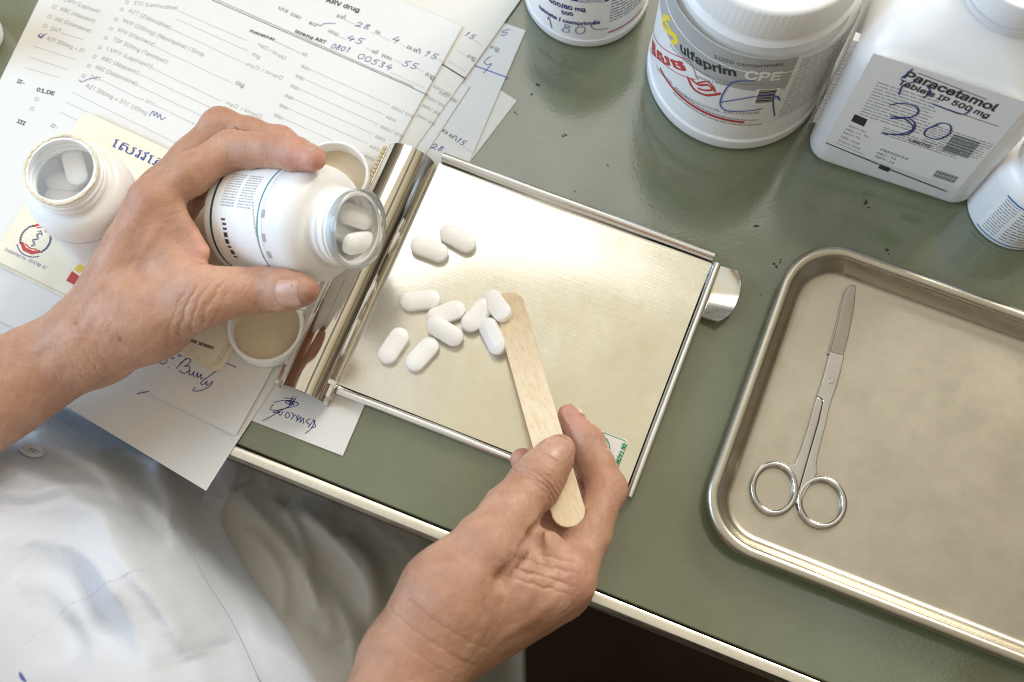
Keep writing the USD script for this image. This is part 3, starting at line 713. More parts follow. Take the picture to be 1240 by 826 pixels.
# --- bottle in the left hand
hb = A(296, 259, 46)
lo, hi = 50., 200.
for _ in range(40):
    mid = (lo + hi) / 2
    if np.linalg.norm(A(431, 277, mid) - hb) < .0858: lo = mid
    else: hi = mid
hm = A(431, 277, lo); axh = (hm - hb) / np.linalg.norm(hm - hb); BH = basis(axh, CAM - hb)
b2 = thing('pill_bottle', 'white pill bottle with two teal bands held tilted in the left hand', 'bottle', 'white pill bottles')
part('bottle_body', place(bottle_shell(PB), hb, BH), MT['plastic'], b2, smooth=40)
part('clear_rim', place(loft([np.stack([r * np.cos(a), r * np.sin(a), np.full(len(a), z) + w_ * .0006 * np.sin(a * 3 + 1)], 1) for r, z, w_ in ((.0204, .0825, 0), (.0214, .0850, .5), (.0216, .0885, 1), (.0208, .0898, 1), (.0198, .0890, 1), (.0188, .0855, 0), (.0185, .0820, 0))]), hb, BH), MT['clear'], b2, smooth=True)
sh = Round(hb, BH, .0327, 0)
pr = Print(sh, 0); pr.tri(np.array([[-.085, .0060], [.085, .0060], [.085, .0475], [-.085, .0475]]), [[0, 1, 2], [0, 2, 3]]); pr.done('label', MT['labelw'], b2)
pr = Print(sh, 1e-4); rect(pr, -.085, .0075, .085, .0092); pr.done('dark_band', MT['dteal'], b2)
pr = Print(sh, 1e-4); rect(pr, -.085, .0440, .085, .0450); pr.done('teal_band', MT['teal'], b2)
pr = Print(sh, 1e-4)
ZH = lambda x, y: (230 + x / 4.589, 180 + y / 4.589)
for k, (x, y) in enumerate(((182, 392), (188, 418), (192, 445), (197, 478), (205, 515), (218, 545), (235, 575), (252, 600))):
    c = sh.inv(*ZH(x, y)); rect(pr, c[0] - (.0006 if k not in (3, 4, 6) else .0014), c[1] - .0012, c[0] + (.0006 if k not in (3, 4, 6) else .0014), c[1] + .0018)
pr.done('code_marks', MT['ink'], b2)
pr = Print(sh, 1e-4)
c = sh.inv(*ZH(215, 250))
for k in range(13):
    for q in range(2):
        r_ = np.random.default_rng(k * 2 + q); y = c[1] - .004 + q * .013; x = c[0] - .013 + k * .0016
        e = y
        while e < y + .0105:
            w_ = r_.uniform(.0006, .0022); rect(pr, x, e, x + .0008, min(e + w_, y + .0105)); e += w_ + .0005
pr.done('fine_print', MT['lgink'], b2)
pr = Print(sh, 1e-4)
for k in range(16):
    c = sh.inv(*ZH(350 + (k * k) * .55 * .45, 300 + k * 20)); rect(pr, c[0] - .0008, c[1] - .0004, c[0] + .0008, c[1] + .0005)
for x, y in ((405, 360), (408, 495), (440, 590)):
    c = sh.inv(*ZH(x, y)); rect(pr, c[0] - .0022, c[1] - .0012, c[0] + .0022, c[1] + .0012)
pr.done('pale_print', MT['lgink'], b2)
in_bottle(hb, axh, .076, ((434, 294, 20, -3, .004, (.1, -.3, 0), 'lit tablet lowest in the mouth of the held bottle'), (430, 262, 20, 8, .002, (-.3, .2, 0), 'upper tablet lying across the mouth of the held bottle'), (414, 279, 20, 14, -.005, (.2, .4, 0), 'shaded tablet deep on the left inside the held bottle'), (450, 276, 3, 20, -.006, (-.3, -.2, 0), 'tablet at the right wall inside the mouth of the held bottle')), 'tablets inside the held bottle')


def cap(label, px, py, z, R=.0222, h=.013, up=(0, 0, 1)):
    t = thing('bottle_cap', label, 'bottle cap', 'white caps lying open side up')
    B = basis(up); o = A(px, py, z)
    prof = [(.0005, 0), (R - .0012, 0), (R - .0004, .0004), (R, .0014), (R, h - .0006), (R - .0005, h), (R - .0014, h), (R - .0019, h - .0005), (R - .0021, .0020), (.0005, .0020)]
    n = 120; aa = np.linspace(0, 2 * PI, n, endpoint=False)
    body = []
    for i, (r, zz) in enumerate(prof):
        rib = .00018 * (np.arange(n) % 2) if 3 <= i <= 4 else 0
        body.append(np.stack([(r + rib) * np.cos(aa), (r + rib) * np.sin(aa), np.full(n, zz)], 1))
    part('cap_shell', place(loft(body, True, True, True), o, B), MT['plastic'], t, smooth=40)
    part('liner', place(lathe([(.0003, .0026), (R * .55, .0026), (R * .60, .0029), (R * .64, .0026), (R - .0024, .0026), (R - .0024, .0021)], 72, True), o, B), MT['liner'], t, smooth=40)


cap('white bottle cap with tan liner lying below the left thumb', 326, 402, 3.2)
cap('white bottle cap half hidden behind the held bottle', 406, 221, 3.2)

# ================================================================== PILL COUNTING TRAY
pt = thing('pill_tray', 'polished steel pill counting tray with a round trough and a finger tab', 'pill tray', loc=(*A(620, 380)[:2], 0))
zt = 4.0
uL, vT = duv(A(531, 192, 8)); uLb, vB = duv(A(411, 465, 6)); uR = duv(A(863, 318, 9))[0]; vTT = duv(A(863.5, 317, 9))[1]
uL = (uL + uLb) / 2; vT = (vT + vTT) / 2
uR2 = duv(A(756, 596, 8))[0]; uR = (uR + uR2) / 2
nx, ny = 90, 70
gu, gv = np.meshgrid(np.linspace(uL, uR, nx), np.linspace(vB, vT, ny))
q = np.stack([gu.ravel(), gv.ravel(), np.zeros(gu.size)], 1)
zz = .0030 + .0016 * (meshkit.noise(q * [9, 9, 1] + 3.1, 5) - .5) + .0005 * (meshkit.noise(q * [26, 26, 1], 8) - .5)
eu = np.minimum(q[:, 0] - uL, uR - q[:, 0]); evv = np.minimum(q[:, 1] - vB, vT - q[:, 1]); e = np.minimum(eu, evv)
zz += 0
ii, jj = np.meshgrid(np.arange(nx - 1), np.arange(ny - 1)); k = (jj * nx + ii).ravel(); q4 = np.stack([k, k + 1, k + nx + 1, k + nx], 1)
P = np.array([DP(u, v, z) for (u, v, _), z in zip(q, zz)])
part('tray_floor', cat([(P, q4), (P - [0, 0, .0007], q4[:, ::-1])]), MT['pill'], pt, smooth=True)


def wall(p, q, h0, h1, name, nrm):
    """A folded-up side: a thin wall leaning out a little with a rolled hem on top."""
    out = []
    pro = [(0, .0024), (.0006, .0030), (.0010, h0 - .0022)] + [(.0034 - .0024 * math.cos(a_), h0 - .0012 + .0024 * math.sin(a_)) for a_ in np.linspace(0, 3.0, 11)] + [(.0054, .0010), (.0044, .0005), (.0012, .0005), (0, .0012)]
    for t in np.linspace(0, 1, 24):
        b = p + (q - p) * t; wob = .0004 * (meshkit.noise(np.array([[t * 5, nrm[0] * 3, 1.]]), 2)[0] - .5)
        out.append(np.array([DP(*(b + nrm * (a + wob)), z) for a, z in pro]))
    part(name, loft(out, True, True, True), MT['hem'], pt, smooth=35)


U = lambda u, v: np.array([u, v])
wall(U(uL + .001, vT), U(uR, vT), .0088, 0, 'far_side', U(0, 1.)); wall(U(uL + .001, vB), U(uR, vB), .0060, 0, 'near_side', U(0, -1.)); wall(U(uR, vB + .0005), U(uR, vT - .0005), .0080, 0, 'tab_side', U(1., 0))
# trough: a half round polished tube along the short side
uc = duv(A(432, 325, 10))[0]; RC = .0158
cu = (duv(A(495, 180, 18)) + duv(A(371, 479, 18))) / 2
vt0, vt1 = duv(A(371, 479, 14))[1], duv(A(495, 180, 18))[1]
uc = uL - RC - .0008
th = np.linspace(-.35, PI + .25, 46)
def tubering(v, r): return np.array([DP(uc + r * math.cos(t), v, .0068 + r * math.sin(t)) for t in th])
vs = np.linspace(vt0, vt1, 26)
ro = [np.vstack([tubering(v, RC), tubering(v, RC - .0008)[::-1]]) for v in vs]
tb = loft(ro, True); 
k_ = len(th); capf = []
for li in (0, len(vs) - 1):
    o_ = li * 2 * k_
    for t in range(k_ - 1):
        capf += [[o_ + t, o_ + t + 1, o_ + 2 * k_ - 2 - t], [o_ + t, o_ + 2 * k_ - 2 - t, o_ + 2 * k_ - 1 - t]]
tv, tf = raw(tb); part('trough_cover', (tv, np.vstack([tf, np.array(capf)])), MT['chrome'], pt, smooth=40)
# trough under the cover
th2 = np.linspace(PI + .1, 2 * PI - .1, 20)
lo2 = [np.vstack([[DP(uc + r * math.cos(t), v, .0150 + r * math.sin(t)) for t in (th2 if r < .0136 else th2[::-1])] for r in (.0134, .0140)]) for v in (vt0 + .003, vt1 - .003)]
part('trough', loft(lo2, True), MT['pill'], pt, smooth=40)
hg = []
for k in range(24):
    v = vt1 - (vt1 - vt0) * (k + .7) / 60; b = bar(DP(uc - RC - .0016, v - .00115, .0095), DP(uc - RC - .0016, v + .00115, .0095), .0019, .0018); hg.append(b)
tag(part('hinge_strip', cat(hg), MT['hinge'], pt), kind='stuff')
part('hinge_plate', bar(DP(uc - RC - .0004, vt0 + .001, .0085), DP(uc - RC - .0004, vt1 - .001, .0085), .0022, .0012), MT['chrome'], pt)
cl = duv(A(398, 470, 10))
part('corner_clip', cat([place(bev(sbox(-.0035, -.0045, .0035, .0045), -.006, .006, .0006), DP(cl[0], cl[1] - .001, .0075), np.stack([ex, ey, ez])), place(bev(sbox(-.0048, -.0016, .0048, .0016), -.0015, .0015, .0005), DP(cl[0], cl[1] + .003, .0145), np.stack([ex, ey, ez]))]), MT['chrome'], pt)
# finger tab
n1, n2 = 26, 20; tabv = []
v0t, v1t = vT - .0352, vT - .0012
for i in range(n1):
    s = i / (n1 - 1); f = 2 * s - 1
    ln = .0185 * (1 - .34 * abs(f) ** 2.6) + .0005
    row = []
    for j in range(n2):
        t = j / (n2 - 1); u = uR + .0030 + ln * t
        row.append(DP(u, v0t + (v1t - v0t) * s, .0078 - .0036 * (1 - f * f) + .0022 * t * t))
    tabv.append(row)
tabv = np.array(tabv).reshape(-1, 3); ii, jj = np.meshgrid(np.arange(n2 - 1), np.arange(n1 - 1)); k = (jj * n2 + ii).ravel(); q4 = np.stack([k, k + 1, k + n2 + 1, k + n2], 1)
b_ = np.concatenate([np.arange(n2), np.arange(2 * n2 - 1, n1 * n2, n2), np.arange(n1 * n2 - 2, (n1 - 1) * n2 - 1, -1), np.arange((n1 - 2) * n2, 0, -n2)])
skirt = loft([tabv[b_] + [0, 0, .0002], tabv[b_] - [0, 0, .0022]])
part('finger_tab', cat([(tabv, q4), (tabv - [0, 0, .0008], q4[:, ::-1]), skirt]), MT['pill'], pt, smooth=35)
# sticker on the tray floor
sS = Flat(A(740, 545, zt - .2), ey, -ex)
c = sS.inv(736, 545)
pr = Print(sS, 6e-4); rect(pr, c[0] - .0125, c[1] - .0085, c[0] + .0095, c[1] + .0085); stk = pr.done('sticker', MT['labelw'], pt)
pr = Print(sS, 7.5e-4); oq = sbox(c[0] - .0112, c[1] - .0073, c[0] + .0082, c[1] + .0073); pr.poly(oq.buffer(.0006).difference(oq.buffer(.0002)))
pr.text('IN TAIWAN', (c[0] + .0072, c[1] - .0066), (c[0] - .0100, c[1] - .0066), .0026, True, px=False)
pr.line([(c[0] + .006, c[1] + .003), (c[0] + .001, c[1] - .001), (c[0] + .001, c[1] + .006), (c[0] + .006, c[1] + .003)], .0006, px=False, n=2)
pr.done('sticker_print', MT['green'], pt)

# ================================================================== TABLETS AND STICK
s0, s1 = A(612.5, 356, 4.6), A(693.5, 639, 45)
sd = (s1 - s0); SL = np.linalg.norm(sd); sd /= SL
sxv = np.cross(sd, [0, 0, 1]); sxv /= np.linalg.norm(sxv); sn = np.cross(sxv, sd)
SW = .0182
po = LineString([(0, SW / 2), (0, SL - SW / 2)]).buffer(SW / 2, quad_segs=12)
stk = bev(po, 0, .0017, .00035)
stick = part('wooden_spatula', place(stk, s0, np.stack([sxv, sd, sn])), MT['wood'], None, smooth=30)
tag(stick, 'flat pale wooden spatula held in the right hand and pushing tablets', 'wooden spatula')


def lying(px, py, deg, label, z=7.6, tiltv=(0, 0, 1)):
    p = A(px, py, z); q = A(px + math.cos(math.radians(deg)) * 20, py + math.sin(math.radians(deg)) * 20, z)
    tablet(label, p, q - p, tiltv, 'tablets on the pill tray')


lying(520, 302, 20, 'loose white tablet lower left of the two nearest the tray top')
lying(554.5, 289, 29, 'loose white tablet furthest up on the pill tray')
lying(509, 364, -6, 'level white tablet lying alone above the crossed pair')
lying(540, 380, -20, 'lower white tablet of the crossed pair', 7.4)
lying(538.5, 401, 32, 'upper white tablet lying across another', 10.6, (-.05, -.28, 1))
lying(476.5, 419, -56, 'white tablet furthest left on the pill tray floor')
lying(511.5, 429, -48, 'white tablet nearest the near rim of the pill tray')
lying(578, 381.5, -48, 'white tablet leaning against its neighbours left of the spatula tip', 9.2, (.30, -.10, 1))
lying(602, 370.5, 53, 'white tablet lying on the tip of the wooden spatula', 11.2, (-.32, .25, 1))
lying(597, 407, 62, 'white tablet tilted on the left edge of the wooden spatula', 11.0, (-.62, -.25, 1))

# ================================================================== STEEL TRAY AND SCISSORS
zr = 18
e1 = [duv(A(*p, zr)) for p in ((901, 470), (935, 374), (875.5, 533.5))]; e2 = [duv(A(*p, zr)) for p in ((1080, 318.4), (1240, 372.6))]; e3 = [duv(A(*p, zr - 4)) for p in ((940, 688.6), (1240, 809.5))]
uT0 = np.mean([e[0] for e in e1]); vT1 = np.mean([e[1] for e in e2]); vT0 = np.mean([e[1] for e in e3]); TW, TH = .305, vT1 - vT0
st = thing('steel_tray', 'brushed steel instrument tray with rounded corners holding the scissors', 'tray', loc=(*A(1040, 550)[:2], 0))
cu_, cv_ = uT0 + TW / 2, (vT0 + vT1) / 2
pro = [(0.0012, .0135), (.0, .0140), (-.0002, .0152), (.0004, .0166), (.0018, .0178), (.0036, .0181), (.0054, .0177), (.0066, .0166), (.0074, .0150), (.0112, .0052), (.0122, .0036), (.0138, .0024), (.0160, .0019), (.022, .0018)]
ring_ = lambda d, z, dz=0: rr(TW - 2 * d, TH - 2 * d, .034 - d * .9, z + dz, cu_, cv_, 14)
out = [ring_(d, z) for d, z in pro]
und = [ring_(d + .0007, z - .0010) for d, z in reversed(pro[3:])]
toW = np.stack([ex, ey, ez])
part('tray_body', place(loft(out + [], True, False, True), (0, 0, 0), toW), MT['tray'], st, smooth=50)
part('tray_underside', place(loft([ring_(.0160, .0008), ring_(.0125, .0022), ring_(.0080, .0140), ring_(.0050, .0168), ring_(.0012, .0135)], True, True), (0, 0, 0), toW), MT['tray'], st, smooth=50)

sc = thing('surgical_scissors', 'slim steel surgical scissors lying closed in the steel tray', 'scissors', loc=(*A(1000, 500)[:2], 0))
ZS = 3.8
W2 = lambda pts: [tuple(A(x, y, ZS)[:2]) for x, y in pts]
up_ = 4.6
bladeA = Polygon(W2([(1032, 345.3), (1036, 347), (1034.5, 366), (1032, 384), (1027, 408), (1021, 431.5), (1005, 427), (1009, 412), (1013.5, 394), (1018, 372), (1022.5, 354), (1027, 347)]))
part('blade', bev(bladeA, .0034, .0052, .0005), blade_m, sc, smooth=25)
bladeB = Polygon(W2([(1029, 346.3), (1031, 346.6), (1026, 372), (1018, 408), (1008, 432), (1002, 428), (1007, 412), (1012, 392), (1017, 370), (1021.5, 354)]))
part('blade', bev(bladeB, .0019, .0033, .0004), blade_m, sc, smooth=25)
rp = lambda c, rx, ry, rot=0: affinity.rotate(affinity.scale(Point(0, 0).buffer(1, quad_segs=16), rx, ry), rot)
shR = Polygon(W2([(1005, 427), (1021, 432), (1016, 455), (1011, 472), (1004.5, 489), (998, 518), (992, 540), (988.5, 556), (987.5, 566), (989, 572), (984, 582), (976, 594), (970, 606), (967, 606), (966, 600), (978.7, 556), (991.6, 511), (996.5, 488), (996, 484), (989.5, 479.5), (994, 468), (999, 450)])).buffer(.0003)
shL = Polygon(W2([(989, 480.5), (994.5, 485), (995, 489), (990, 511), (977, 556), (964.5, 600), (965, 612), (960, 604), (961, 586), (957, 570), (951, 565), (956, 564), (962.6, 562), (969, 546.5), (978.7, 517)])).buffer(.0002)
part('shank', bev(shR, .0026, .0054, .0006), MT['scis'], sc, smooth=25)
part('shank', bev(shL, .0020, .0050, .0006), MT['scis'], sc, smooth=25)
for (cx_, cy_), rx_, ry_ in (((937.5, 591.5), 25.8, 30.0), ((995, 608.5), 27.0, 28.8)):
    aa = np.linspace(0, 2 * PI, 64, endpoint=False); cx3 = A(cx_, cy_, ZS); mm = np.linalg.norm(A(cx_ + 1, cy_, ZS) - cx3)
    tl = math.radians(12); ring = []
    for t in aa:
        c = np.array([rx_ * math.cos(t) * math.cos(tl) - ry_ * math.sin(t) * math.sin(tl), rx_ * math.cos(t) * math.sin(tl) + ry_ * math.sin(t) * math.cos(tl)])
        d = np.array([c[0], -c[1]]) / np.linalg.norm(c); P0 = cx3 + np.array([c[0], -c[1], 0]) * mm; P0[2] = .0038
        s_ = np.linspace(0, 2 * PI, 12, endpoint=False)
        ring.append(P0 + np.outer(np.cos(s_) * .0018, [*d, 0]) + np.outer(np.sin(s_) * .0018, ez))
    ring.append(ring[0]); part('finger_ring', loft(ring, True), MT['scis'], sc, smooth=True)
pv = A(1006, 462, ZS); part('pivot_screw', place(lathe([(.0004, .0056), (.0018, .0056), (.0022, .0052), (.0022, .0040)], 24, True), (pv[0], pv[1], 0), np.eye(3)), MT['scis'], sc, smooth=30)

# ================================================================== THE BOTTLES AT THE BACK
def tub(name, label, px, py, R, prof, lid, m='plastic', n=120):
    o = A(px, py, 0); t = thing(name, label, 'bottle', loc=o)
    part('bottle_body', place(lathe(prof, n, True, True), o, np.eye(3)), MT[m], t, smooth=35)
    if lid:
        nl = 180; aa = np.linspace(0, 2 * PI, nl, endpoint=False)
        part('lid', place(loft([np.stack([(r + (.0004 * (np.arange(nl) % 2) if rib else 0)) * np.cos(aa), (r + (.0004 * (np.arange(nl) % 2) if rib else 0)) * np.sin(aa), np.full(nl, z)], 1) for r, z, rib in lid], True, True, True), o, np.eye(3)), MT[m], t, smooth=35)
    f = Round(o, np.eye(3), R, math.atan2(CAM[1] - o[1], CAM[0] - o[0]))
    return t, f


R1 = .0560
p1 = [(.001, .002), (R1 - .008, .0), (R1 - .004, .0004), (R1 - .001, .0022), (R1, .005), (R1, .0135), (R1 - .0012, .0150), (R1 - .0012, .0970), (R1 - .0006, .0985), (R1 - .0030, .1010), (R1 - .0050, .1025), (R1 - .0054, .1170), (R1 - .0045, .1195), (R1 - .006, .1230), (R1 - .012, .127)]
lid1 = [(R1 - .007, .1255, 0), (R1 - .006, .1265, 0), (R1 - .006, .1270, 1), (R1 - .0062, .148, 1), (R1 - .0068, .1495, 0), (R1 - .0085, .1505, 0), (R1 - .012, .1505, 0), (R1 - .013, .1495, 0)]
t1, f1 = tub('medicine_tub', 'largest white tub of tablets with a grey label and yellow initial', 889, 86, R1 - .0010, p1, lid1)
ZT = lambda x, y: (770 + x / 4.589, y / 4.589)
def strip(surf, x0, y0, x1, y1, off, name, m, par):
    p = Print(surf, off); rect(p, x0, y0, x1, y1); return p.done(name, m, par)
xl = f1.inv(*ZT(110, 130))[0]; xr = f1.inv(*ZT(870, 400))[0]; ytop = f1.inv(*ZT(640, 318))[1]; ymid = f1.inv(*ZT(600, 478))[1]; ybot = f1.inv(*ZT(640, 690))[1]
strip(f1, xl - .012, ybot, xr + .060, ytop + .001, 1e-4, 'label', MT['silver2'], t1)
strip(f1, xl, ymid - .004, xr, ytop, 2e-4, 'grey_panel', MT['silver'], t1)
pr = Print(f1, 3e-4); pr.text('ulfaprim', ZT(245, 278), ZT(560, 422), .0072, True); pr.text('1000 comprimés', ZT(432, 318), ZT(820, 360), .0032)
pr.done('product_name', MT['ink'], t1)
pr = Print(f1, 3e-4); pr.text('CPE', ZT(592, 432), ZT(800, 440), .0088, True); pr.done('white_letters', MT['whitep'], t1)
pr = Print(f1, 3.4e-4)
pr.line([ZT(*p) for p in ((190, 100), (165, 95), (150, 130), (180, 175), (222, 195), (230, 225), (205, 235))], .0030); pr.line([ZT(*p) for p in ((160, 90), (225, 215))], .0036); pr.done('yellow_initial', MT['yellow'], t1)
pr = Print(f1, 3e-4); pr.text('Sulfaméthoxazole / Triméthoprime', ZT(190, 250), ZT(710, 470), .0022); pr.text('400mg / 80mg', ZT(330, 425), ZT(520, 475), .0024)
pr.text('PHARMACEUTICAL  ENTERPRISE', ZT(220, 495), ZT(690, 628), .0027); pr.text('CAMBODIA', ZT(115, 375), ZT(205, 470), .0024)
greek(pr, *(f1.inv(*ZT(210, 505)) - (0, .0052)), *(f1.inv(*ZT(740, 640)) - (0, .0012)), 2, .0012, 3)
pr.done('small_print', MT['gink'], t1); pr = Print(f1, 3e-4); greek(pr, xr + .003, ybot + .003, xr + .034, ytop - .004, 22, .0016, 4); pr.done('fine_print', MT['lgink'], t1)
ya = f1.inv(*ZT(600, 683)); yb = f1.inv(*ZT(125, 430))
pr = Print(f1, 3e-4); rect(pr, yb[0], ya[1], ya[0], ya[1] + .0026); pr.done('red_stripe', MT['red'], t1)
pr = Print(f1, 3e-4); pr.text('ឱសថ', ZT(88, 270), ZT(285, 395), .0068, True, True); pr.line([ZT(*p) for p in ((65, 150), (110, 215), (230, 310), (300, 340), (345, 440))], .0006); pr.line([ZT(*p) for p in ((75, 260), (130, 330), (230, 405), (330, 440))], .0006)
pr.line([ZT(*p) for p in ((290, 430), (320, 490), (380, 525), (430, 525), (468, 518))], .0020); pr.line([ZT(*p) for p in ((310, 440), (350, 470), (400, 470), (425, 495), (385, 500), (350, 490))], .0016); pr.line([ZT(*p) for p in ((345, 460), (395, 452), (430, 480), (440, 510))], .0012); pr.done('red_print', MT['red'], t1)
pr = Print(f1, 4.2e-4); c = f1.inv(*ZT(720, 540)); rect(pr, c[0] - .0068, c[1] - .0085, c[0] + .0068, c[1] + .0105); pr.done('barcode_panel', MT['labelw'], t1)
pr = Print(f1, 5e-4)
for k in range(14):
    y = c[1] - .0065 + k * .00115; rect(pr, c[0] - .005, y, c[0] + .005, y + .0006 * (1 + (k * 7 % 3) * .35))
pr.done('barcode', MT['ink'], t1)
pr = Print(f1, 5.6e-4)
for s_ in ([(660, 445), (560, 448), (510, 480), (470, 560), (490, 605), (580, 615), (700, 600)], [(470, 565), (560, 550), (680, 530), (770, 528), (790, 545)], [(770, 640), (762, 560), (785, 530), (800, 555)]):
    pr.line([ZT(*p) for p in s_], .0009)
pr.done('pen_mark', MT['pen2'], t1)

R2 = .0405
p2 = [(.001, .002), (R2 - .006, 0), (R2 - .003, .0003), (R2 - .0008, .0018), (R2, .004), (R2, .0095), (R2 - .0010, .0108), (R2 - .0010, .085), (R2 - .0004, .0865), (R2 - .003, .0895), (R2 - .009, .098), (R2 - .011, .1)]
lid2 = [(R2 - .011, .099, 0), (R2 - .009, .1, 0), (R2 - .009, .101, 1), (R2 - .009, .118, 1), (R2 - .010, .1195, 0), (R2 - .013, .12, 0)]
t2, f2 = tub('pill_bottle', 'white tablet bottle with a dark blue band cut by the picture top', 710, -8, R2 - .0008, p2, lid2)
ZQ = lambda x, y: (620 + x / 5.9, y / 5.9)
yb2 = f2.inv(*ZQ(560, 285))[1]; xa, xb = f2.inv(*ZQ(150, 60))[0], f2.inv(*ZQ(690, 100))[0]
strip(f2, xa - .03, yb2, xb + .05, .083, 1e-4, 'label', MT['labelw'], t2)
yy = f2.inv(*ZQ(540, 20))[1]; strip(f2, xa + .002, yy, xb - .001, yy + .012, 2e-4, 'blue_band', MT['blue'], t2)
pr = Print(f2, 3e-4); pr.text('400/80 mg', ZQ(265, 10), ZQ(525, 78), .0040, True); pr.text('500', ZQ(355, 98), ZQ(440, 112), .0036, True); pr.text('tablets / comprimés', ZQ(195, 55), ZQ(630, 165), .0036, True); pr.done('print', MT['navy'], t2)
pr = Print(f2, 3e-4); pr.text('trimoxazole', ZQ(470, 14), ZQ(660, 8), .0040, True); pr.done('white_letters', MT['whitep'], t2)
pr = Print(f2, 3e-4); greek(pr, xb + .001, f2.inv(*ZQ(690, 165))[1], xb + .030, .080, 16, .0017, 9); pr.done('small_print', MT['gink'], t2)
c1, c2 = f2.inv(*ZQ(685, 232)), f2.inv(*ZQ(900, 105))
pr = Print(f2, 3e-4); rect(pr, c1[0], c1[1] - .0006, c2[0] + .004, c1[1] + .0010); pr.done('red_stripe', MT['red'], t2)
pr = Print(f2, 3.6e-4); digits(pr, '1', ZQ(255, 185), ZQ(330, 200), .0090, .0007); digits(pr, '80', ZQ(345, 215), ZQ(540, 240), .0090, .0006)
pr.line([ZQ(*p) for p in ((600, 140), (565, 180), (600, 208), (680, 200))], .0006); pr.done('pen_mark', MT['pen2'], t2)

# jerry can
pA, pB = A(972, 190), A(1170, 256); fx = pB - pA; fw = np.linalg.norm(fx); fx /= fw; fy = np.array([-fx[1], fx[0], 0])
jc = thing('plastic_can', 'square milky plastic can with a white label and a handwritten 30', 'plastic can', loc=pA)
JD = .085; FW = fw
def jr(d, z, r): return rr(FW - 2 * d, JD - 2 * d, r, z, FW / 2, JD / 2, 10)
lps = [jr(.006, .0, .010), jr(.0025, .0006, .012), jr(.0006, .003, .013), jr(0, .006, .013), jr(0, .060, .013), jr(0, .112, .013), jr(.0010, .122, .014), jr(.0045, .132, .018), jr(.012, .141, .022), jr(.022, .147, .024), jr(.0245, .149, .0245)]
J0 = np.array([*pA[:2], 0]); BJ = np.stack([fx, fy, ez])
part('can_body', place(loft(lps, True, True, True), J0, BJ), MT['milk'], jc, smooth=45)
nk = J0 + fx * (FW * .62) + fy * (JD * .60)
part('neck', place(lathe([(.026, .140), (.0255, .150), (.0285, .1505), (.0285, .154), (.0255, .1545), (.0250, .160)], 72, True, True), nk, np.eye(3)), MT['milk'], jc, smooth=35)
part('cap', place(lathe([(.0275, .1560), (.0285, .1565), (.0285, .172), (.0275, .1735), (.022, .174), (.0215, .1732)], 96, True, True), nk, np.eye(3)), MT['plastic'], jc, smooth=35)
part('cap_centre', place(lathe([(.0005, .1738), (.0205, .1738), (.0212, .1730)], 48, True), nk, np.eye(3)), MT['brown'], jc)
rb = []
for k in range(26):
    z = .022 + k * .0038; b = trimesh.creation.box([.0030, .0050, .0024]); b.apply_translation([-.0012, .016, z]); rb.append(b)
tag(part('ribbed_seam', place(cat(rb), J0, BJ), MT['milk'], jc), kind='stuff')
sJ = Flat(J0, fx, ez)
sJ.n = -fy
ZJ = lambda x, y: (970 + x / 4.589, y / 4.589)
ZK = lambda x, y: (970 + x / 4.589, 140 + y / 4.589)
cBL, cBR, cTL = sJ.inv(*ZK(145, 150)), sJ.inv(*ZK(815, 425)), sJ.inv(*ZJ(455, 310))
lx0, lx1, ly0, ly1 = cBL[0] - .001, min(cBR[0] + .004, FW - .008), cBL[1] - .002, cTL[1]
strip(sJ, lx0, ly0, lx1, ly1, 2e-4, 'label', MT['labelw'], jc)
pr = Print(sJ, 3e-4); pr.text('Paracetamol', ZJ(560, 425), ZJ(1075, 618), .0072, True); pr.text('Tablets IP 500 mg', ZJ(532, 462), ZJ(1035, 655), .0050, True); pr.text('LIMITED', ZJ(595, 780), ZJ(718, 822), .0028, True)
pr.text('PMA0036', ZK(436, 190), ZK(590, 245), .0026); pr.text('DEC-11', ZK(420, 210), ZK(525, 245), .0026); pr.text('NOV-14', ZK(408, 228), ZK(515, 268), .0026)
pr.line([ZK(142, 150), ZK(430, 268)], .0012); pr.line([ZK(500, 300), ZK(805, 418)], .0012); pr.ppoly([ZK(440, 268), ZK(498, 290), ZK(485, 312), ZK(428, 290)]); pr.ppoly([ZJ(300, 632), ZJ(370, 662), ZJ(350, 702), ZJ(278, 670)])
pr.line([ZJ(730, 575), ZJ(1095, 700)], .0006)
pr.done('product_print', MT['ink'], jc)
pr = Print(sJ, 3e-4)
for k, (t, x0, y0, x1, y1) in enumerate((('Batch No.', 262, 58, 360, 95), ('Mfg. Lic. No.', 245, 75, 380, 125), ('Batch No.', 232, 95, 335, 132), ('Mfg. Date', 218, 115, 322, 160), ('Expiry Date', 205, 138, 328, 188))):
    pr.text(t, ZK(x0, y0), ZK(x1, y1), .0022)
g0, g1 = sJ.inv(*ZJ(320, 640)), sJ.inv(*ZJ(430, 450)); ge = sJ.inv(*ZJ(820, 830))
pr.done('small_print', MT['gink'], jc); pr = Print(sJ, 3e-4)
greek(pr, g0[0], sJ.inv(*ZJ(320, 640))[1], lx0 + .046, g1[1] + .000, 12, .0016, 12); greek(pr, lx0 + .048, g0[1] - .006, lx0 + .082, g0[1] + .016, 8, .0015, 13); greek(pr, g0[0] + .016, g0[1] - .013, lx0 + .070, g0[1] - .003, 4, .0015, 14)
pr.done('fine_print', MT['lgink'], jc); pr = Print(sJ, 3e-4)
pr.line([ZK(195, 148), ZK(345, 213)], .0005); pr.line([ZJ(655, 405), ZJ(1030, 550)], .0010)
pr.done('small_print', MT['gink'], jc)
pr = Print(sJ, 4e-4)
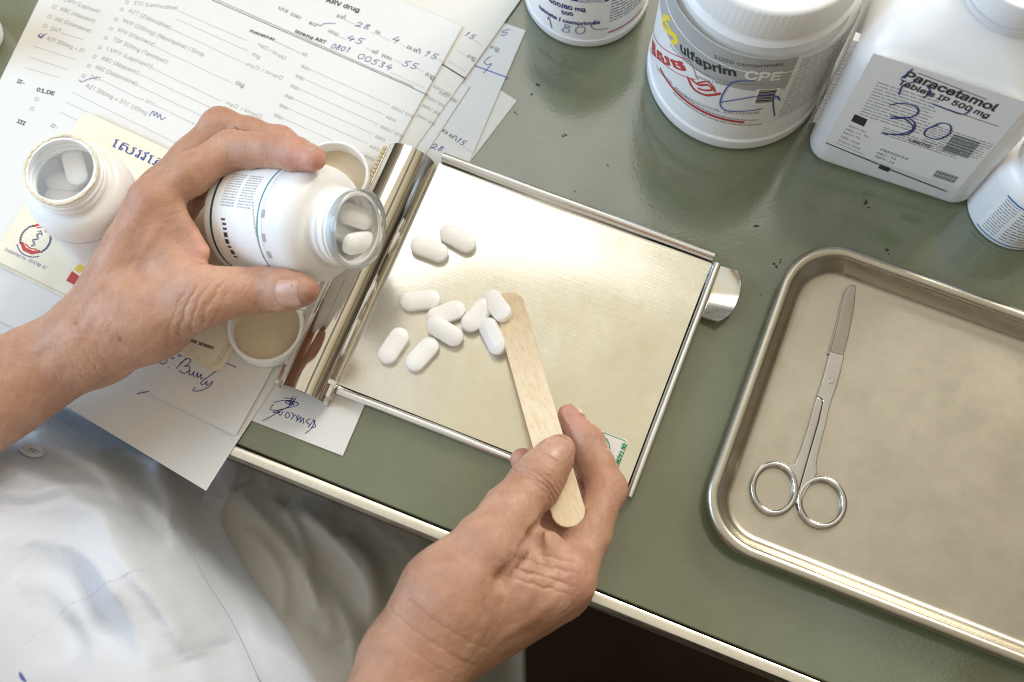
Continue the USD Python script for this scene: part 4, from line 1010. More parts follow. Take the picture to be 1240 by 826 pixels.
for (cx_, cy_, w_, nbar, hh) in ((890, 168, .0150, 18, .0215), (805, 335, .0130, 7, .0100)):
    c = sJ.inv(*ZK(cx_, cy_))
    for k in range(nbar):
        y = c[1] - hh / 2 + hh * k / nbar; rect(pr, c[0] - w_ / 2, y, c[0] + w_ / 2, y + hh / nbar * (.28 + .3 * ((k * 5) % 3) / 2))
pr.done('barcode', MT['ink'], jc)
pr = Print(sJ, 5e-4)
for s_ in ([(495, 580), (560, 570), (640, 590), (650, 625), (600, 650), (500, 655), (590, 650), (635, 690), (600, 740), (520, 745), (455, 735)], [(500, 640), (580, 660), (625, 710), (560, 740), (470, 742)], [(760, 690), (700, 715), (690, 750), (760, 770), (825, 740), (830, 695), (780, 680), (720, 705)],
           [(560, 430), (600, 400), (620, 380)], [(545, 520), (570, 470), (640, 450)], [(680, 540), (720, 510), (700, 470)], [(735, 575), (800, 600), (900, 632), (950, 600)]):
    pr.line([ZJ(*p) for p in s_], .0010)
pr.done('handwriting', MT['pen'], jc)

# small bottle at the right edge
R3 = .0300
p3 = [(.001, .002), (R3 - .004, 0), (R3 - .002, .0003), (R3 - .0005, .0014), (R3, .003), (R3, .052)] + arc(R3, .052, .021, .066, 8) + [(.020, .067)]
lid3 = [(.0205, .066, 0), (.0218, .0665, 0), (.0220, .067, 1), (.0220, .079, 1), (.0212, .080, 0), (.019, .0804, 0)]
t3, f3 = tub('pill_bottle', 'small white bottle with blue lines on its label beside the plastic can', 1229, 249, R3, p3, lid3)
ZR = lambda x, y: (970 + x / 4.589, 140 + y / 4.589)
ca, cb = f3.inv(*ZR(985, 605)), f3.inv(*ZR(1165, 460))
strip(f3, ca[0] - .001, ca[1] - .001, ca[0] + .070, cb[1] + .001, 1e-4, 'label', MT['labelw'], t3)
pr = Print(f3, 2e-4); rect(pr, ca[0] - .001, ca[1] - .001, ca[0] + .070, ca[1] + .0003); rect(pr, ca[0] + .001, cb[1] - .0010, ca[0] + .070, cb[1] + .0006); pr.done('blue_lines', MT['cyan'], t3)
pr = Print(f3, 2e-4); greek(pr, ca[0] + .002, ca[1] + .002, ca[0] + .012, cb[1] - .002, 14, .0012, 21); greek(pr, ca[0] + .014, ca[1] + .002, ca[0] + .050, cb[1] - .002, 12, .0015, 22); pr.done('small_print', MT['gink'], t3)
# rim of one more white container cut off by the left edge
t4, f4 = tub('white_jar', 'white jar mostly cut off by the left edge of the picture', -26, 46, .017, [(.001, .001), (.015, 0), (.0165, .0008), (.017, .003), (.017, .03), (.016, .034), (.013, .036)], [(.0145, .0352, 0), (.0150, .036, 1), (.0150, .048, 1), (.014, .049, 0)])

# ================================================================== THE PERSON
def surface_nets(vol, org, h):
    """A closed surface where vol changes sign."""
    ins = vol < 0; nx, ny, nz = vol.shape
    c = np.zeros((nx - 1, ny - 1, nz - 1), np.uint8)
    for dx in (0, 1):
        for dy in (0, 1):
            for dz in (0, 1):
                c += ins[dx:nx - 1 + dx, dy:ny - 1 + dy, dz:nz - 1 + dz]
    act = (c > 0) & (c < 8); idx = np.argwhere(act); num = np.full(c.shape, -1, np.int64); num[act] = np.arange(len(idx))
    acc = np.zeros((len(idx), 3)); cnt = np.zeros(len(idx)); g = lambda o: vol[idx[:, 0] + o[0], idx[:, 1] + o[1], idx[:, 2] + o[2]]
    for ax in range(3):
        o2 = [k for k in range(3) if k != ax]
        for p in (0, 1):
            for q in (0, 1):
                a = [0, 0, 0]; a[o2[0]] = p; a[o2[1]] = q; b = list(a); b[ax] = 1
                va, vb = g(a), g(b); m = (va < 0) != (vb < 0); t = np.zeros(len(idx)); t[m] = va[m] / (va[m] - vb[m])
                pt = np.tile(np.array(a, float), (len(idx), 1)); pt[:, ax] += t
                acc[m] += pt[m]; cnt[m] += 1
    V = (idx + acc / cnt[:, None]) * h + org; F = []
    for ax in range(3):
        u, w = [(1, 2), (2, 0), (0, 1)][ax]
        s0 = [slice(1, -1)] * 3; s0[ax] = slice(0, -1); s1_ = list(s0); s1_[ax] = slice(1, None)
        a, b = ins[tuple(s0)], ins[tuple(s1_)]
        for m, fl_ in ((a & ~b, False), (~a & b, True)):
            e = np.argwhere(m); off = np.array([1, 1, 1]); off[ax] = 0; e = e + off
            def cell(du, dw):
                k = e.copy(); k[:, u] -= du; k[:, w] -= dw; return num[k[:, 0], k[:, 1], k[:, 2]]
            q = np.stack([cell(1, 1), cell(0, 1), cell(0, 0), cell(1, 0)], 1)
            F.append(q[:, ::-1] if fl_ else q)
    F = np.vstack(F); F = F[(F >= 0).all(1)]
    return V, np.vstack([F[:, [0, 1, 2]], F[:, [0, 2, 3]]])


class Flesh:
    def __init__(s, lo, hi, h):
        s.h, s.lo = h, np.asarray(lo, float); s.n = np.ceil((np.asarray(hi) - s.lo) / h).astype(int) + 1
        s.ax = [s.lo[k] + h * np.arange(s.n[k]) for k in range(3)]

    def new(s): return np.full(s.n, 1., np.float32)

    def box(s, pts, pad):
        pts = np.array(pts); a = np.clip(((pts.min(0) - pad - s.lo) / s.h).astype(int), 0, s.n); b = np.clip(((pts.max(0) + pad - s.lo) / s.h).astype(int) + 2, 0, s.n)
        return tuple(slice(i, max(j, i)) for i, j in zip(a, b))

    def bone(s, vol, a, b, ra, rb, k=.004, flat=None):
        """Smoothly joins a tapered bone to vol. flat: (direction, factor) makes its section oval."""
        a, b = np.asarray(a, float), np.asarray(b, float); bx_ = s.box([a, b], max(ra, rb) * (1.6 if flat else 1) + k + .004)
        X, Y, Z = np.meshgrid(*[s.ax[i][bx_[i]] for i in range(3)], indexing='ij', sparse=True)
        d = b - a; L2 = d @ d + 1e-12
        px, py, pz = X - a[0], Y - a[1], Z - a[2]
        t = np.clip((px * d[0] + py * d[1] + pz * d[2]) / L2, 0, 1)
        qx, qy, qz = px - t * d[0], py - t * d[1], pz - t * d[2]
        if flat is not None:
            n, f = np.asarray(flat[0], float), flat[1]; n = n / np.linalg.norm(n); m = (qx * n[0] + qy * n[1] + qz * n[2]) * (f - 1)
            qx, qy, qz = qx + m * n[0], qy + m * n[1], qz + m * n[2]
        dd = np.sqrt(qx * qx + qy * qy + qz * qz) - (ra + (rb - ra) * t)
        v = vol[bx_]; hh = np.clip(.5 + .5 * (v - dd) / k, 0, 1) if k > 0 else (v > dd) * 1.
        vol[bx_] = v * (1 - hh) + dd * hh - k * hh * (1 - hh)

    def chain(s, vol, pts, rs, k=.004):
        for i in range(len(pts) - 1):
            s.bone(vol, pts[i], pts[i + 1], rs[i], rs[i + 1], k)

    def cut(s, vol, a, b, r, k):
        """Smooth groove along a line."""
        t = s.new(); s.bone(t, a, b, r, r, 1e-6); v = vol; hh = np.clip(.5 - .5 * (v + t) / k, 0, 1); near = t < .02
        o = v * (1 - hh) - t * hh + k * hh * (1 - hh); vol[near] = o[near]

    def join(s, a, b, k):
        hh = np.clip(.5 + .5 * (a - b) / k, 0, 1); return a * (1 - hh) + b * hh - k * hh * (1 - hh)


H_ = .0012
def px2(L): return [A(*p[:3]) for p in L]


person = thing('person', 'person in a white cotton coat tipping tablets from a bottle, bare forearms and hands', 'person', loc=(*A(200, 780)[:2], 0))
# ---------------- left hand: thumb in front, index and middle finger behind the bottle
def near_bottle(px, py, r, far=False, R=.0325, gap=.0006):
    """The point on this sight line that touches the held bottle's wall with a fingertip of radius r."""
    d = ray(px, py); d = d / np.linalg.norm(d); c = CAM - hb; dp, cp = d - (d @ axh) * axh, c - (c @ axh) * axh
    a_, b_, e_ = dp @ dp, cp @ dp, cp @ cp - (R + r - gap) ** 2; q = b_ * b_ - a_ * e_
    t = (-b_ + (math.sqrt(q) if far else -math.sqrt(q))) / a_ if q > 0 else -b_ / a_
    return CAM + d * t


fl_ = Flesh((-.42, -.16, -.01), (-.085, .165, .135), H_)
palm = fl_.new()
wr = A(92, 421, 50)
fl_.chain(palm, [A(-330, 640, 62), A(-120, 540, 52), wr], [.0400, .0335, .0225], .01)
MCP = [A(184, 243, 84), A(193, 232, 66), A(203, 240, 45), A(212, 262, 27)]
for k, (w_, m, ra, rb) in enumerate(zip([A(108, 408, 62), A(108, 410, 54), A(112, 414, 46), A(118, 418, 38)], MCP, (.0175, .0175, .017, .0165), (.0118, .0118, .0108, .0100))):
    fl_.bone(palm, w_, m, ra, rb, .012)
fl_.bone(palm, A(135, 405, 46), A(205, 330, 40), .020, .014, .012)                      # heel of the hand
fl_.bone(palm, A(108, 418, 58), A(170, 388, 66), .0190, .0200, .014)                     # ball of the thumb
fl_.bone(palm, A(170, 388, 66), A(243, 359, 78), .0200, .0165, .012)
fl_.bone(palm, A(190, 385, 60), A(225, 345, 62), .018, .012, .012)
web = [A(195, 268, 78), A(222, 322, 74)]
fl_.bone(palm, A(184, 262, 78), A(212, 322, 74), .0105, .0115, .010)                     # web between thumb and index
fl_.bone(palm, A(178, 300, 68), A(205, 340, 66), .014, .014, .010)
fl_.bone(palm, A(212, 258, 82), A(243, 305, 78), .0060, .0042, .007)                     # taut fold of skin
th_ip, th_tip = near_bottle(322, 350, .0118), near_bottle(362, 351, .0096)
thumb = palm.copy(); fl_.chain(thumb, [A(243, 359, 78), .5 * (A(243, 359, 78) + th_ip), th_ip], [.0165, .0128, .0122], .006)
fl_.chain(thumb, [th_ip, .5 * (th_ip + th_tip), th_tip], [.0120, .0112, .0086], .004)
fl_.bone(thumb, th_tip, th_tip + .25 * (th_tip - th_ip), .0085, .0066, .004)
i_pip, i_dip, i_tip = near_bottle(279, 182, .0100), near_bottle(334, 183, .0088), near_bottle(380, 192, .0072)
idx_ = palm.copy(); fl_.chain(idx_, [MCP[0], .5 * (MCP[0] + i_pip) + [-.001, 0, .001], i_pip, .5 * (i_pip + i_dip), i_dip, .5 * (i_dip + i_tip), i_tip], [.0118, .0110, .0100, .0090, .0088, .0084, .0068], .006)
m_pip, m_dip, m_tip = A(267, 153, 68), A(338, 172, 74), A(366, 184, 78)
mid_ = palm.copy(); fl_.chain(mid_, [MCP[1], .5 * (MCP[1] + m_pip), m_pip, .5 * (m_pip + m_dip), m_dip, m_tip], [.0118, .0108, .0102, .0088, .0084, .0064], .006)
r_pip, r_dip, r_tip = A(262, 176, 46), A(320, 196, 44), A(345, 214, 46)
rin_ = palm.copy(); fl_.chain(rin_, [MCP[2], r_pip, r_dip, r_tip], [.0108, .0096, .0082, .0064], .006)
p_pip, p_dip, p_tip = A(258, 206, 28), A(300, 226, 27), A(320, 240, 29)
pin_ = palm.copy(); fl_.chain(pin_, [MCP[3], p_pip, p_dip, p_tip], [.0098, .0086, .0072, .0056], .006)
vol = thumb
for f_ in (idx_, mid_, rin_, pin_):
    vol = fl_.join(vol, f_, .0012)
# the held bottle stays outside the flesh
X, Y, Z = np.meshgrid(*fl_.ax, indexing='ij', sparse=True)
tt = (X - hb[0]) * axh[0] + (Y - hb[1]) * axh[1] + (Z - hb[2]) * axh[2]
rad = np.sqrt(np.maximum((X - hb[0]) ** 2 + (Y - hb[1]) ** 2 + (Z - hb[2]) ** 2 - tt ** 2, 0))
bot = np.maximum(rad - .0331, np.maximum(-.0006 - tt, tt - .066)); vol = np.maximum(vol, -bot).astype(np.float32)
vol = np.maximum(vol, (.0071 - Z)).astype(np.float32)                                    # rests on the booklet, never in it
LV, LF = surface_nets(vol, fl_.lo, H_)

# ---------------- right hand: stick pinched between thumb and index finger
fr_ = Flesh((-.115, -.31, -.03), (.085, -.005, .115), H_)
sp_ = lambda t: s0 + sd * SL * t
palm = fr_.new()
fr_.chain(palm, [A(330, 1250, 90), A(440, 960, 72), A(492, 818, 62)], [.0400, .0330, .0245], .01)
RM = [A(689, 704, 50), A(684, 716, 36), A(668, 728, 24), A(650, 730, 15)]
for w_, m, ra, rb in zip([A(535, 775, 60), A(540, 782, 50), A(538, 786, 42), A(530, 790, 36)], RM, (.020, .0185, .0175, .017), (.0125, .0125, .0115, .0105)):
    fr_.bone(palm, w_, m, ra, rb, .012)
fr_.bone(palm, A(500, 790, 60), A(545, 722, 66), .0225, .0235, .014)                     # ball of the thumb
fr_.bone(palm, A(545, 722, 66), A(590, 664, 70), .0235, .0175, .012)
fr_.bone(palm, A(560, 730, 60), A(640, 712, 56), .020, .0150, .012)
fr_.bone(palm, A(645, 660, 60), A(622, 706, 62), .0120, .0150, .007)                     # web by the index knuckle
fr_.bone(palm, A(650, 640, 26), A(692, 664, 30), .0120, .0120, .010)
fr_.bone(palm, A(640, 668, 58), A(656, 690, 58), .0085, .0100, .006)
fr_.bone(palm, A(668, 672, 56), A(690, 690, 54), .0090, .0110, .006)
q_ = lambda px, py, t, dz: A(px, py, (sp_(t)[2] * 1000) + dz)
t_mcp, t_ip, t_tip = A(590, 664, 70), A(647, 587, 53), A(673, 551, 46.5)
thumb = palm.copy(); fr_.chain(thumb, [t_mcp, .5 * (t_mcp + t_ip) + [-.0012, .0008, 0], t_ip], [.0175, .0140, .0138], .007)
fr_.chain(thumb, [t_ip, .5 * (t_ip + t_tip), t_tip], [.0135, .0120, .0098], .005)
fr_.bone(thumb, t_tip, t_tip + .22 * (t_tip - t_ip), .0100, .0076, .004)
j_pip, j_dip, j_tip = A(735, 592, 27), A(712, 535, 22), A(689, 503, 21)
idx_ = palm.copy(); fr_.chain(idx_, [RM[0], .5 * (RM[0] + j_pip) + [.0005, 0, 0], j_pip, .5 * (j_pip + j_dip), j_dip, j_tip], [.0130, .0112, .0104, .0090, .0086, .0066], .006)
k_pip, k_dip, k_tip = A(722, 618, 13), A(672, 578, 12), A(632, 557, 14)
mid_ = palm.copy(); fr_.chain(mid_, [RM[1], k_pip, k_dip, k_tip], [.0125, .0104, .0086, .0068], .006)
l_pip, l_dip, l_tip = A(694, 640, 11), A(640, 612, 10), A(602, 604, 12)
rin_ = palm.copy(); fr_.chain(rin_, [RM[2], l_pip, l_dip, l_tip], [.0115, .0096, .0084, .0068], .006)
n_pip, n_dip, n_tip = A(670, 672, 10), A(630, 640, 9), A(592, 622, 10)
pin_ = palm.copy(); fr_.chain(pin_, [RM[3], n_pip, n_dip, n_tip], [.0105, .0086, .0074, .0060], .006)
X, Y, Z = np.meshgrid(*fr_.ax, indexing='ij', sparse=True)
loc = lambda n, o: (X - o[0]) * n[0] + (Y - o[1]) * n[1] + (Z - o[2]) * n[2]
foot = np.maximum(np.maximum(np.abs(loc(sxv, s0)) - SW / 2 - .0003, loc(sd, s0) - SL - .0003), -loc(sd, s0)); hgt = loc(sn, s0)   # fingers below the spatula, thumb above it
foot = np.where(loc(sd, s0) > SL - SW / 2, np.sqrt(loc(sxv, s0) ** 2 + (loc(sd, s0) - SL + SW / 2) ** 2) - SW / 2 - .0003, foot)
thumb = np.maximum(thumb, -np.maximum(foot, np.maximum(hgt - .0018, -.0080 - hgt))).astype(np.float32)
idx_, mid_, rin_, pin_ = (np.maximum(f_, -np.maximum(foot, np.maximum(-hgt, hgt - .020))).astype(np.float32) for f_ in (idx_, mid_, rin_, pin_))
vol = thumb
for f_ in (idx_, mid_, rin_, pin_):
    vol = fr_.join(vol, f_, .0012)
for a_, b_ in ((A(668, 626, 58), A(641, 650, 66)), (A(641, 650, 66), A(622, 672, 73)), (A(622, 672, 73), A(604, 702, 80)), (A(651, 658, 68), A(658, 682, 70))):   # creases beside the thumb
    fr_.cut(vol, a_, b_, .0022, .008)
inside = (X * ey[0] + Y * ey[1]) > vE - .0075
vol = np.where(inside, np.maximum(vol, .0016 - Z), vol).astype(np.float32)
RV, RF = surface_nets(vol, fr_.lo, H_)

# ---------------- upper arms and trunk under the coat, joined to the forearms
ctl = [(-120, 420, -55), (60, 470, -48), (150, 515, -62), (245, 570, -85), (330, 600, -108), (420, 640, -122), (500, 672, -142), (300, 480, -112), (100, 400, -70), (450, 560, -140),
       (40, 548, -8), (150, 615, -38), (260, 672, -74), (380, 735, -96), (440, 745, -112), (0, 640, 28), (150, 720, 8), (270, 790, -26), (380, 826, -66), (0, 826, 85), (150, 860, 62), (0, 1000, 150), (300, 1000, 48), (-200, 680, 95), (-200, 900, 160), (430, 930, -60), (500, 790, -135), (560, 700, -175), (600, 800, -200), (560, 900, -170), (500, 1050, -100), (-350, 560, 40), (-700, 900, 390), (-450, 1000, 330), (-200, 1150, 330), (0, 1300, 340), (150, 1500, 390), (-550, 700, 250), (330, 1250, 60), (-700, 1400, 380), (-300, 1600, 380)]
cp = np.array([A(*c) for c in ctl])
coat_z = base = RBFInterpolator(cp[:, :2], cp[:, 2], kernel='thin_plate_spline', smoothing=1e-4)
fb_ = Flesh((-.80, -1.0, -.50), (.10, -.10, .42), .012)
vol = fb_.new()
shL, shR = A(-700, 900, 300), A(150, 1500, 300)
elL, elR = A(-330, 640, 62), A(330, 1250, 90)
fb_.bone(vol, .35 * A(-120, 540, 52) + .65 * elL, elL, .0365, .0405, .02); fb_.bone(vol, .35 * A(440, 960, 72) + .65 * elR, elR, .0365, .0405, .02)
cen = .5 * (shL + shR)
fb_.bone(vol, elL, shL, .040, .055, .02); fb_.bone(vol, elR, shR, .040, .055, .02)
fb_.bone(vol, shL, shR, .06, .06, .06); fb_.bone(vol, cen + [0, 0, -.10], cen + [.02, .04, -.50], .12, .13, .08); fb_.bone(vol, cen, cen + [0, 0, .08], .055, .052, .05)
Xb, Yb = np.meshgrid(fb_.ax[0], fb_.ax[1], indexing='ij'); under = coat_z(np.stack([Xb.ravel(), Yb.ravel()], 1)).reshape(Xb.shape)[..., None] - .022
keep_ = np.linalg.norm(np.stack([Xb - elL[0], Yb - elL[1]]), axis=0)[..., None] < .10; keep_ = keep_ | (np.linalg.norm(np.stack([Xb - elR[0], Yb - elR[1]]), axis=0)[..., None] < .10)
vol = np.where(keep_, vol, np.maximum(vol, fb_.ax[2][None, None, :] - under)).astype(np.float32)
TV, TF = surface_nets(vol, fb_.lo, .012)


def relax(v, f, n=6):
    t = trimesh.Trimesh(v, f, process=False); trimesh.smoothing.filter_taubin(t, lamb=.5, nu=.52, iterations=n); return np.array(t.vertices), np.array(t.faces)


def finer(v, f):
    t = trimesh.Trimesh(v, f, process=False).subdivide(); return np.array(t.vertices), np.array(t.faces)


LV, LF = finer(*relax(LV, LF)); RV, RF = finer(*relax(RV, RF)); TV, TF = relax(TV, TF, 4)


def normals(v, f):
    n = np.zeros_like(v); c = np.cross(v[f[:, 1]] - v[f[:, 0]], v[f[:, 2]] - v[f[:, 0]])
    for k in range(3): np.add.at(n, f[:, k], c)
    return n / np.maximum(np.linalg.norm(n, axis=1, keepdims=True), 1e-12)


def wrinkle(v, f, joints, veins):
    """Creases across the joints, fine skin folds and raised veins."""
    n = normals(v, f); d = np.zeros(len(v))
    for (p, axis, side, w, depth, lines) in joints:
        p, axis = np.asarray(p), np.asarray(axis) / np.linalg.norm(axis); q = v - p; t = q @ axis; r = np.linalg.norm(q, axis=1)
        wob = (meshkit.noise(v * 260, 11) - .5) * .0022
        fall = np.exp(-(r / w) ** 4) * np.clip((n @ side) * 1.6 + .2, 0, 1)
        for o, a_ in lines:
            d -= fall * depth * a_ * np.exp(-((t - o + wob) / .00085) ** 2)
        d += fall * depth * .25 * np.exp(-(t / .006) ** 2)
    for pts, h_, w_ in veins:
        P = curve(np.array(pts), 10); dist = np.full(len(v), 1.)
        for a_, b_ in zip(P[:-1], P[1:]):
            ab = b_ - a_; tq = np.clip(((v - a_) @ ab) / (ab @ ab), 0, 1); x_ = v - a_ - tq[:, None] * ab; x_ -= (x_ * n).sum(1, keepdims=True) * n; far = np.abs(((v - a_) * n).sum(1)) > .03
            e = np.linalg.norm(x_, axis=1); e[far] = 1; dist = np.minimum(dist, e)
        d += h_ * np.exp(-(dist / w_) ** 2) * np.clip(n[:, 2] * 1.5, 0, 1)
    d += (meshkit.fbm(v * 150, 4, 3) - .5) * .0008 + (meshkit.fbm(v * 55, 3, 9) - .5) * .0012
    return v + n * d[:, None]


cdir = lambda p: (CAM - p) / np.linalg.norm(CAM - p)
ln3 = [(-.0032, .7), (-.0004, 1.), (.0026, .8), (.0052, .5)]
LV = wrinkle(LV, LF, [(th_ip, th_tip - th_ip, cdir(th_ip), .016, .0011, ln3), (i_pip, i_dip - MCP[0], -axh * .2 + np.array([0, .0, 1.]), .013, .0009, ln3), (i_dip, i_tip - i_pip, np.array([0, 0, 1.]), .011, .0008, ln3), (m_pip, m_dip - MCP[1], np.array([0, .3, 1.]), .013, .00045, ln3),
                          (A(240, 385, 85), A(245, 395, 85) - A(205, 372, 85), np.array([0, -.3, 1.]), .024, .0007, [(-.010, .5), (-.006, .9), (-.0015, .7), (.003, 1.), (.0075, .7)]), (A(100, 415, 70), wr - A(-120, 540, 52), np.array([0, 0, 1.]), .028, .0004, [(-.008, .6), (0, 1), (.006, .6)])],
             [([A(20, 430, 70), A(55, 425, 70), A(85, 405, 72), A(130, 350, 80)], .0009, .0028), ([A(120, 340, 80), A(150, 290, 84), A(172, 255, 92)], .0008, .003), ([A(60, 445, 60), A(110, 400, 75), A(160, 330, 85), A(190, 275, 88)], .0006, .003)])
RV = wrinkle(RV, RF, [(t_ip, t_tip - t_ip, cdir(t_ip), .020, .0016, [(-.0065, .6), (-.0036, .9), (-.0006, 1.), (.0026, .8), (.0052, .5)]), (j_pip, j_dip - RM[0], np.array([1., -.3, .5]), .013, .0004, ln3), (A(655, 690, 72), A(665, 640, 60) - A(650, 700, 60), np.array([0, 0, 1.]), .018, .0011, [(-.008, .8), (-.003, 1), (.003, .8), (.008, .6)]),
                          (A(520, 760, 80), A(545, 722, 66) - A(500, 790, 60), np.array([0, 0, 1.]), .030, .0004, [(-.012, .6), (-.004, 1), (.006, .7)])],
             [([A(600, 770, 70), A(640, 745, 66), A(672, 715, 64)], .0007, .003), ([A(560, 790, 75), A(590, 740, 80), A(602, 705, 80)], .0006, .003)])


def skin_tint(v, spots, red):
    c = np.tile([.47, .268, .180], (len(v), 1)); nn = meshkit.fbm(v * 38, 4, 21)[:, None]
    c = c * (1 + (nn - .5) * .30)
    for p, r, k, col in red:
        w_ = k * np.exp(-(np.linalg.norm(v - p, axis=1) / r) ** 2)[:, None]; c = c * (1 - w_) + np.array(col) * w_
    for p, r in spots:
        w_ = .62 * np.exp(-(np.linalg.norm((v - p) * [1, 1, .4], axis=1) / r) ** 4)[:, None]; c = c * (1 - w_) + np.array([.16, .075, .05]) * w_
    return c


pink, pale, brown_ = (.58, .28, .215), (.62, .41, .31), (.30, .145, .09)
lt = skin_tint(LV, [(A(*p, 82), r) for *p, r in ((159, 363, .0019), (127, 397, .0016), (94, 393, .0013), (146, 411, .0015), (170, 378, .001), (40, 476, .0012))],
               [(i_tip, .016, .75, pink), (m_tip, .014, .6, pink), (i_dip, .010, .35, pink), (th_tip, .013, .5, brown_), (th_ip, .011, .45, brown_), (A(250, 335, 90), .022, .45, pale), (A(243, 305, 80), .012, .5, pink), (MCP[0], .013, .3, pink)])
rt = skin_tint(RV, [(A(585, 725, 95), .0012)], [(t_tip, .012, .45, pink), (t_ip, .011, .35, brown_), (j_tip, .016, .8, pink), (j_pip, .012, .35, pink), (k_tip, .014, .8, pink), (l_tip, .014, .7, pink), (A(650, 675, 70), .018, .55, pale), (A(700, 700, 60), .015, .4, pink)])
tt_ = np.tile([.47, .268, .180], (len(TV), 1))
body = cat([(LV, LF), (RV, RF), (TV, TF)])
part('body', body, MT['skin'], person, smooth=True, tint=np.vstack([lt, rt, tt_]))


def nail(tip, joint, n, W, y0, y1, r0, r1):
    """A finger nail: a curved plate from y0 to y1 along the finger (from its tip joint on), n points out of it, r0 and r1 are the finger's radius at its ends."""
    ax_ = (tip - joint) / np.linalg.norm(tip - joint); n = n - ax_ * (n @ ax_); n /= np.linalg.norm(n); sx_ = np.cross(ax_, n); out = []
    R_ = W * .66
    nu, nv = 17, 17
    for thick in (0, 1):
        for i in range(nv):
            t = i / (nv - 1); y = y0 + (y1 - y0) * t; wf = math.sqrt(max(1 - max(0, (.25 - t) / .25) ** 2 * .6 - max(0, (t - .72) / .28) ** 2 * .6, .05))
            for j in range(nu):
                a_ = (j / (nu - 1) * 2 - 1) * .86 * wf; out.append(tip + ax_ * y + sx_ * R_ * math.sin(a_) + n * (r0 + (r1 - r0) * t + .0006 * math.sin(PI * t) - .0005 * max(0, .2 - t) * 5 - R_ + R_ * math.cos(a_) - .0007 * thick))
    out = np.array(out); ii, jj = np.meshgrid(np.arange(nu - 1), np.arange(nv - 1)); k = (jj * nu + ii).ravel(); q4 = np.stack([k, k + 1, k + nu + 1, k + nu], 1); N = nu * nv
    e = np.concatenate([np.arange(nu), np.arange(2 * nu - 1, N, nu), np.arange(N - 2, N - nu - 1, -1), np.arange(N - 2 * nu, 0, -nu)])
    sk = np.stack([e, np.roll(e, -1), np.roll(e, -1) + N, e + N], 1)
    return trimesh.Trimesh(out, np.vstack([q4[:, [0, 1, 2]], q4[:, [0, 2, 3]], (q4 + N)[:, [0, 2, 1]], (q4 + N)[:, [0, 3, 2]], sk[:, [0, 2, 1]], sk[:, [0, 3, 2]]]), process=False)


for tip_, jn_, n_, W_, ya_, yb_, ra_, rb_ in ((th_tip, th_ip, cdir(th_tip) + np.array([.0, -.25, 0]), .0145, -.0085, .0062, .0112, .0076), (t_tip, t_ip, cdir(t_tip) + np.array([-.10, .10, 0]), .0155, -.0090, .0062, .0136, .0092),
                                              (m_tip, m_dip, np.array([.2, 1., .1]), .0110, -.0060, .0052, .0076, .0058), (i_tip, i_dip, np.array([.1, 1., .25]), .0112, -.0060, .0036, .0080, .0056), (j_tip, j_dip, np.array([.9, .5, -.1]), .0112, -.0060, .0034, .0078, .0054)):
    part('finger_nail', nail(tip_, jn_, n_, W_, ya_, yb_, ra_, rb_), MT['nail'], person, smooth=50)

# ---------------- coat: cloth over chest and lap, from the desk edge down and towards the viewer
sx_ = sy_ = .0022; x1_, y1_ = .01, .02
gx, gy = np.concatenate([np.linspace(-.80, -.42, 40)[:-1], np.arange(-.42, x1_, sx_)]), np.concatenate([np.linspace(-.95, -.36, 50)[:-1], np.arange(-.36, y1_, sy_)])
GX, GY = np.meshgrid(gx, gy); pts = np.stack([GX.ravel(), GY.ravel()], 1)
z = base(pts)


def poly_dist(pts, line):
    """signed distance (left of the line is positive) and place along the line"""
    best = np.full(len(pts), 9.); sg = np.zeros(len(pts)); al = np.zeros(len(pts)); L = 0; tot = sum(np.linalg.norm(b - a) for a, b in zip(line[:-1], line[1:]))
    for a_, b_ in zip(line[:-1], line[1:]):
        ab = b_ - a_; l = np.linalg.norm(ab); t = np.clip(((pts - a_) @ ab) / (l * l), 0, 1); q = pts - a_ - t[:, None] * ab; d = np.linalg.norm(q, axis=1); m = d < best
        best[m] = d[m]; sg[m] = np.sign(ab[0] * q[m, 1] - ab[1] * q[m, 0]); al[m] = (L + t[m] * l) / tot; L += l
    return best * np.where(sg == 0, 1, sg), al


def zline(L):
    """A fold's course, from where it is seen: each point is put on the cloth."""
    P = []
    for p in L:
        q = A(*p, -60)
        for _ in range(8):
            q = A(*p, base(q[None, :2])[0] * 1000)
        P.append(q[:2])
    return curve(np.array(P), 6)


folds = [([(60, 515), (120, 555), (185, 605), (230, 650), (252, 700), (275, 780)], .020, .010, .020), ([(-20, 548), (60, 582), (125, 622), (185, 680), (225, 745), (240, 800)], .020, .011, .022), ([(150, 515), (200, 565), (228, 610), (240, 650)], .014, .008, .010),
         ([(290, 590), (330, 640), (375, 700), (410, 780)], .012, .010, .014), ([(352, 610), (402, 650), (440, 700), (455, 760)], .015, .011, .011), ([(300, 640), (340, 690), (352, 750)], .006, .005, .007), ([(420, 650), (452, 690), (462, 745)], .009, .006, .008), ([(20, 500), (70, 505), (130, 528)], .008, .005, .007),
         ([(100, 548), (155, 590), (185, 650)], .008, .005, .008), ([(-20, 590), (60, 606), (130, 600), (190, 625)], .006, .005, .007), ([(190, 570), (225, 620), (236, 690)], .007, .004, .006), ([(60, 560), (110, 580), (150, 620), (165, 660)], .005, .004, .006),
         ([(0, 650), (70, 655), (140, 690), (180, 760), (190, 840)], .008, .007, .012), ([(20, 700), (80, 715), (120, 760), (135, 830)], .007, .006, .011), ([(110, 650), (180, 690), (230, 760), (262, 850)], .006, .005, .009), ([(-10, 740), (50, 760), (90, 800)], .006, .006, .008),
         ([(258, 670), (300, 720), (330, 780)], .004, .004, .006), ([(330, 600), (372, 660), (392, 740)], .006, .004, .006), ([(300, 760), (350, 790), (400, 850)], .006, .006, .009), ([(395, 700), (425, 760), (430, 830)], .007, .006, .008)]
